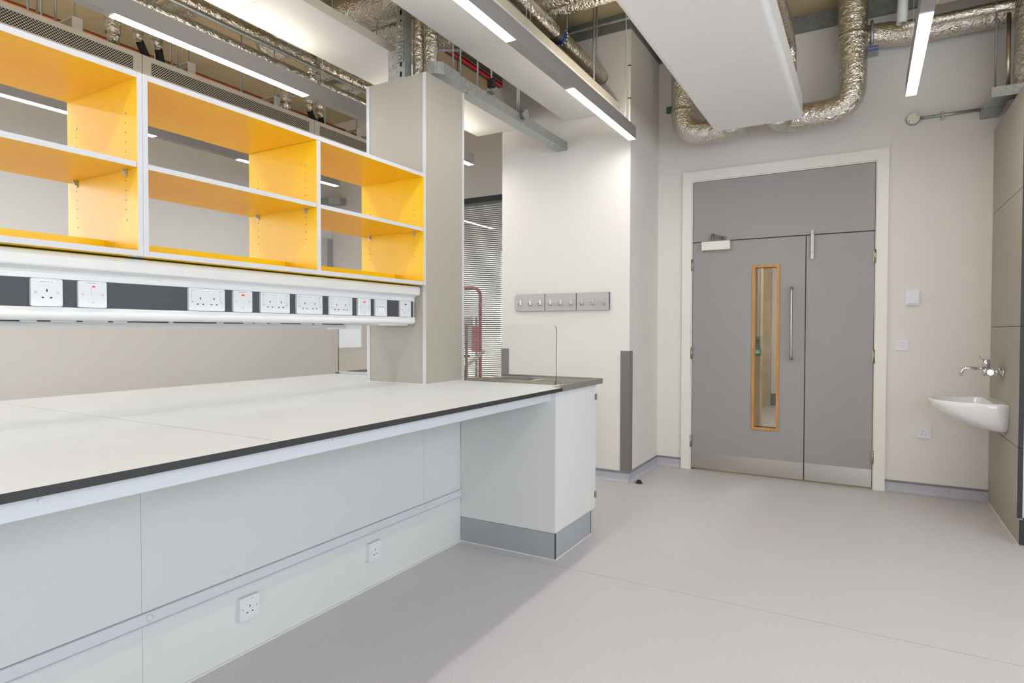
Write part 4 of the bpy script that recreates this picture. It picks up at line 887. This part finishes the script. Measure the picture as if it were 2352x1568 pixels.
# ducts and pipes in front of the door wall
t = thing('elbow_duct', (-1.36, 5.25, 2.78), 'foil duct curving under the fan coil on its pier side', 'duct')
b = nb(); tube(b, fillet([(-1.362, 5.25, ZC), (-1.362, 5.25, 2.885), (-0.93, 5.25, 2.885), (-0.93, 5.02, 2.885)], 0.19, 9), 0.098, 24, jitter=0.02, sub=0.04); obj('sleeve', b, 'foil', t)
b = nb(); prism(b, rounded(-1.505, -1.448, 3.085, 3.145, 0.008, 3), 'y', 5.246, 5.250); obj('tag', b, 'glass_edge', t)
b = nb(); lathe(b, [(0.101, 0), (0.101, 0.03)], (-1.362, 5.25, 3.06), 'z', 24); obj('foil_tape', b, 'foil', t)
t = thing('elbow_duct', (-0.11, 5.25, 2.78), 'foil duct curving under the fan coil on its basin side', 'duct')
b = nb(); tube(b, fillet([(-0.112, 5.25, ZC), (-0.112, 5.25, 2.885), (-0.60, 5.25, 2.885), (-0.60, 5.02, 2.885)], 0.19, 9), 0.098, 24, jitter=0.02, sub=0.04); obj('sleeve', b, 'foil', t)
b = nb(); lathe(b, [(0.101, 0), (0.101, 0.03)], (-0.112, 5.25, 3.40), 'z', 24); obj('foil_tape', b, 'foil', t)
tg = bx('tag', (-0.012, 0.052, 5.246, 5.250, 3.24, 3.32), 'cap_grey', t); b = nb(); box(b, -0.012, 0.053, 5.2455, 5.2462, 3.312, 3.320); box(b, -0.012, 0.053, 5.2455, 5.2462, 3.286, 3.294); obj('tag_stripes', b, 'blue_tape', t)
foil('branch_duct', [(-0.08, 5.38, 3.44), (0.05, 5.40, 3.455), (0.22, 5.40, 3.425), (1.45, 5.40, 3.43)], 0.085, 'foil branch duct running along the wall above the door', 'duct', seg=22)
t = thing('round_flange', (-0.02, 5.33, 3.35), 'pale round flange behind the basin-side elbow duct', 'duct fitting')
b = nb(); lathe(b, [(0.10, 0), (0.115, 0.006), (0.115, 0.02), (0.09, 0.024)], (0.0, 5.37, 3.44), 'x', 24); obj('ring', b, 'galv', t)
tag(tb('plastic_pipe', fillet([(0.205, 5.12, ZC), (0.190, 5.12, 3.385)], 0.05, 5), 0.033, 'trunking_grey'), 'light grey plastic pipe coming down left of the right-hand light', 'pipe')
foil('insulated_pipe', [(0.19, 5.12, 3.360), (0.81, 5.12, 3.355)], 0.028, 'thin foil pipe running level above the galvanised bend', group='pipes over the basin', seg=14)
foil('round_duct', [(0.33, 5.02, 3.50), (0.80, 5.02, 3.50)], 0.075, 'foil duct at the top edge right of the light', 'duct', seg=20)
foil('round_duct', [(0.945, 5.17, 2.825), (0.945, 5.17, ZC)], 0.125, 'upright foil duct rising behind the galvanised bend', 'duct', seg=24)
foil('insulated_pipe', [(-0.505, 1.5, 3.330), (-0.505, 4.70, 3.330), (-0.505, 4.90, 3.300), (-0.50, 4.92, 2.966)], 0.045, 'foil pipe with banded label beside the white fan coil casing', group='pipes at the fan coil', rad=0.1, seg=16)
t = thing('cable_trunking', (0.75, 5.3, 2.756), 'galvanised trunking bend on top of the greige duct panels', 'trunking')
b = nb(); prism(b, [(0.690, 5.05), (1.15, 5.05), (1.15, 5.16), (0.795, 5.16), (0.795, YF-0.001), (0.690, YF-0.001)], 'z', 2.756, 2.822); obj('bend', b, 'galv', t)
bx('lid_joint', (0.689, 0.796, 5.28, 5.283, 2.7545, 2.7565), 'steel_dark', t)
b = nb()
for x, y in ((0.72, 5.50), (0.72, 5.12), (0.86, 5.08), (0.88, 5.13)): lathe(b, [(0.006, 0), (0.006, -0.003)], (x, y, 2.756), 'z', 8)
obj('lid_screws', b, 'steel_dark', t)
tag(tb('threaded_rod', [(0.729, 5.2, 2.822), (0.729, 5.2, ZC)], 0.006, 'galv_dark', None, 8), 'thin rod holding the galvanised bend by the basin wall', 'rod')
tag(tb('conduit', [(0.795, 5.2, 2.822), (0.795, 5.2, 3.34)], 0.0125, 'satin', None, 12), 'upright conduit between the galvanised bend and foil pipe', 'conduit')
t = thing('conduit_run', (0.29, YF, 2.78), 'wall conduit with round box above the light switch', 'conduit')
tb('tube', [(0.325, YF-0.018, 2.823), (0.690, YF-0.018, 2.825)], 0.0105, 'galv', t, 12); b = nb(); lathe(b, [(0.043, 0), (0.043, -0.030), (0.041, -0.034)], (0.287, YF-0.001, 2.824), 'y', 28); rb = obj('round_box', b, 'galv', t)
b = nb(); lathe(b, [(0.040, 0), (0.040, -0.003)], (0.287, YF-0.0352, 2.824), 'y', 28); obj('box_lid', b, 'beam_cream', rb); b = nb(); lathe(b, [(0.004, 0), (0.004, -0.002)], (0.262, YF-0.0384, 2.806), 'y', 8); lathe(b, [(0.004, 0), (0.004, -0.002)], (0.312, YF-0.0384, 2.842), 'y', 8); obj('lid_screws', b, 'steel_dark', rb)
b = nb(); box(b, 0.462, 0.474, YF-0.031, YF-0.001, 2.806, 2.842); lathe(b, [(0.010, 0), (0.010, -0.004)], (0.468, YF-0.002, 2.850), 'y', 10); lathe(b, [(0.010, 0), (0.010, -0.004)], (0.468, YF-0.002, 2.797), 'y', 10); obj('saddle', b, 'galv', t)
t = thing('cable_trunking', (-5.6, 5.4, 2.76), 'far galvanised trunking end seen through the end shelf bay', 'trunking')
b = nb(); prism(b, [(-5.80, 5.36), (-5.66, 5.36), (-5.55, 5.44), (-5.55, YF-0.001), (-5.67, YF-0.001), (-5.67, 5.47), (-5.80, 5.47)], 'z', 2.76, 2.83); obj('bend', b, 'galv', t)
t = thing('wall_duct', (XL, 5.46, 1.40), 'pale grey upright wall duct in the corner seen through the end shelf bay', 'duct')
bx('cover', (XL+0.001, XL+0.02, 5.385, 5.46, 1.40, 2.36), 'trunking_grey', t); bx('side_cover', (XL+0.001, XL+0.035, 5.4605, 5.535, 1.40, 2.36), 'plinth', t)
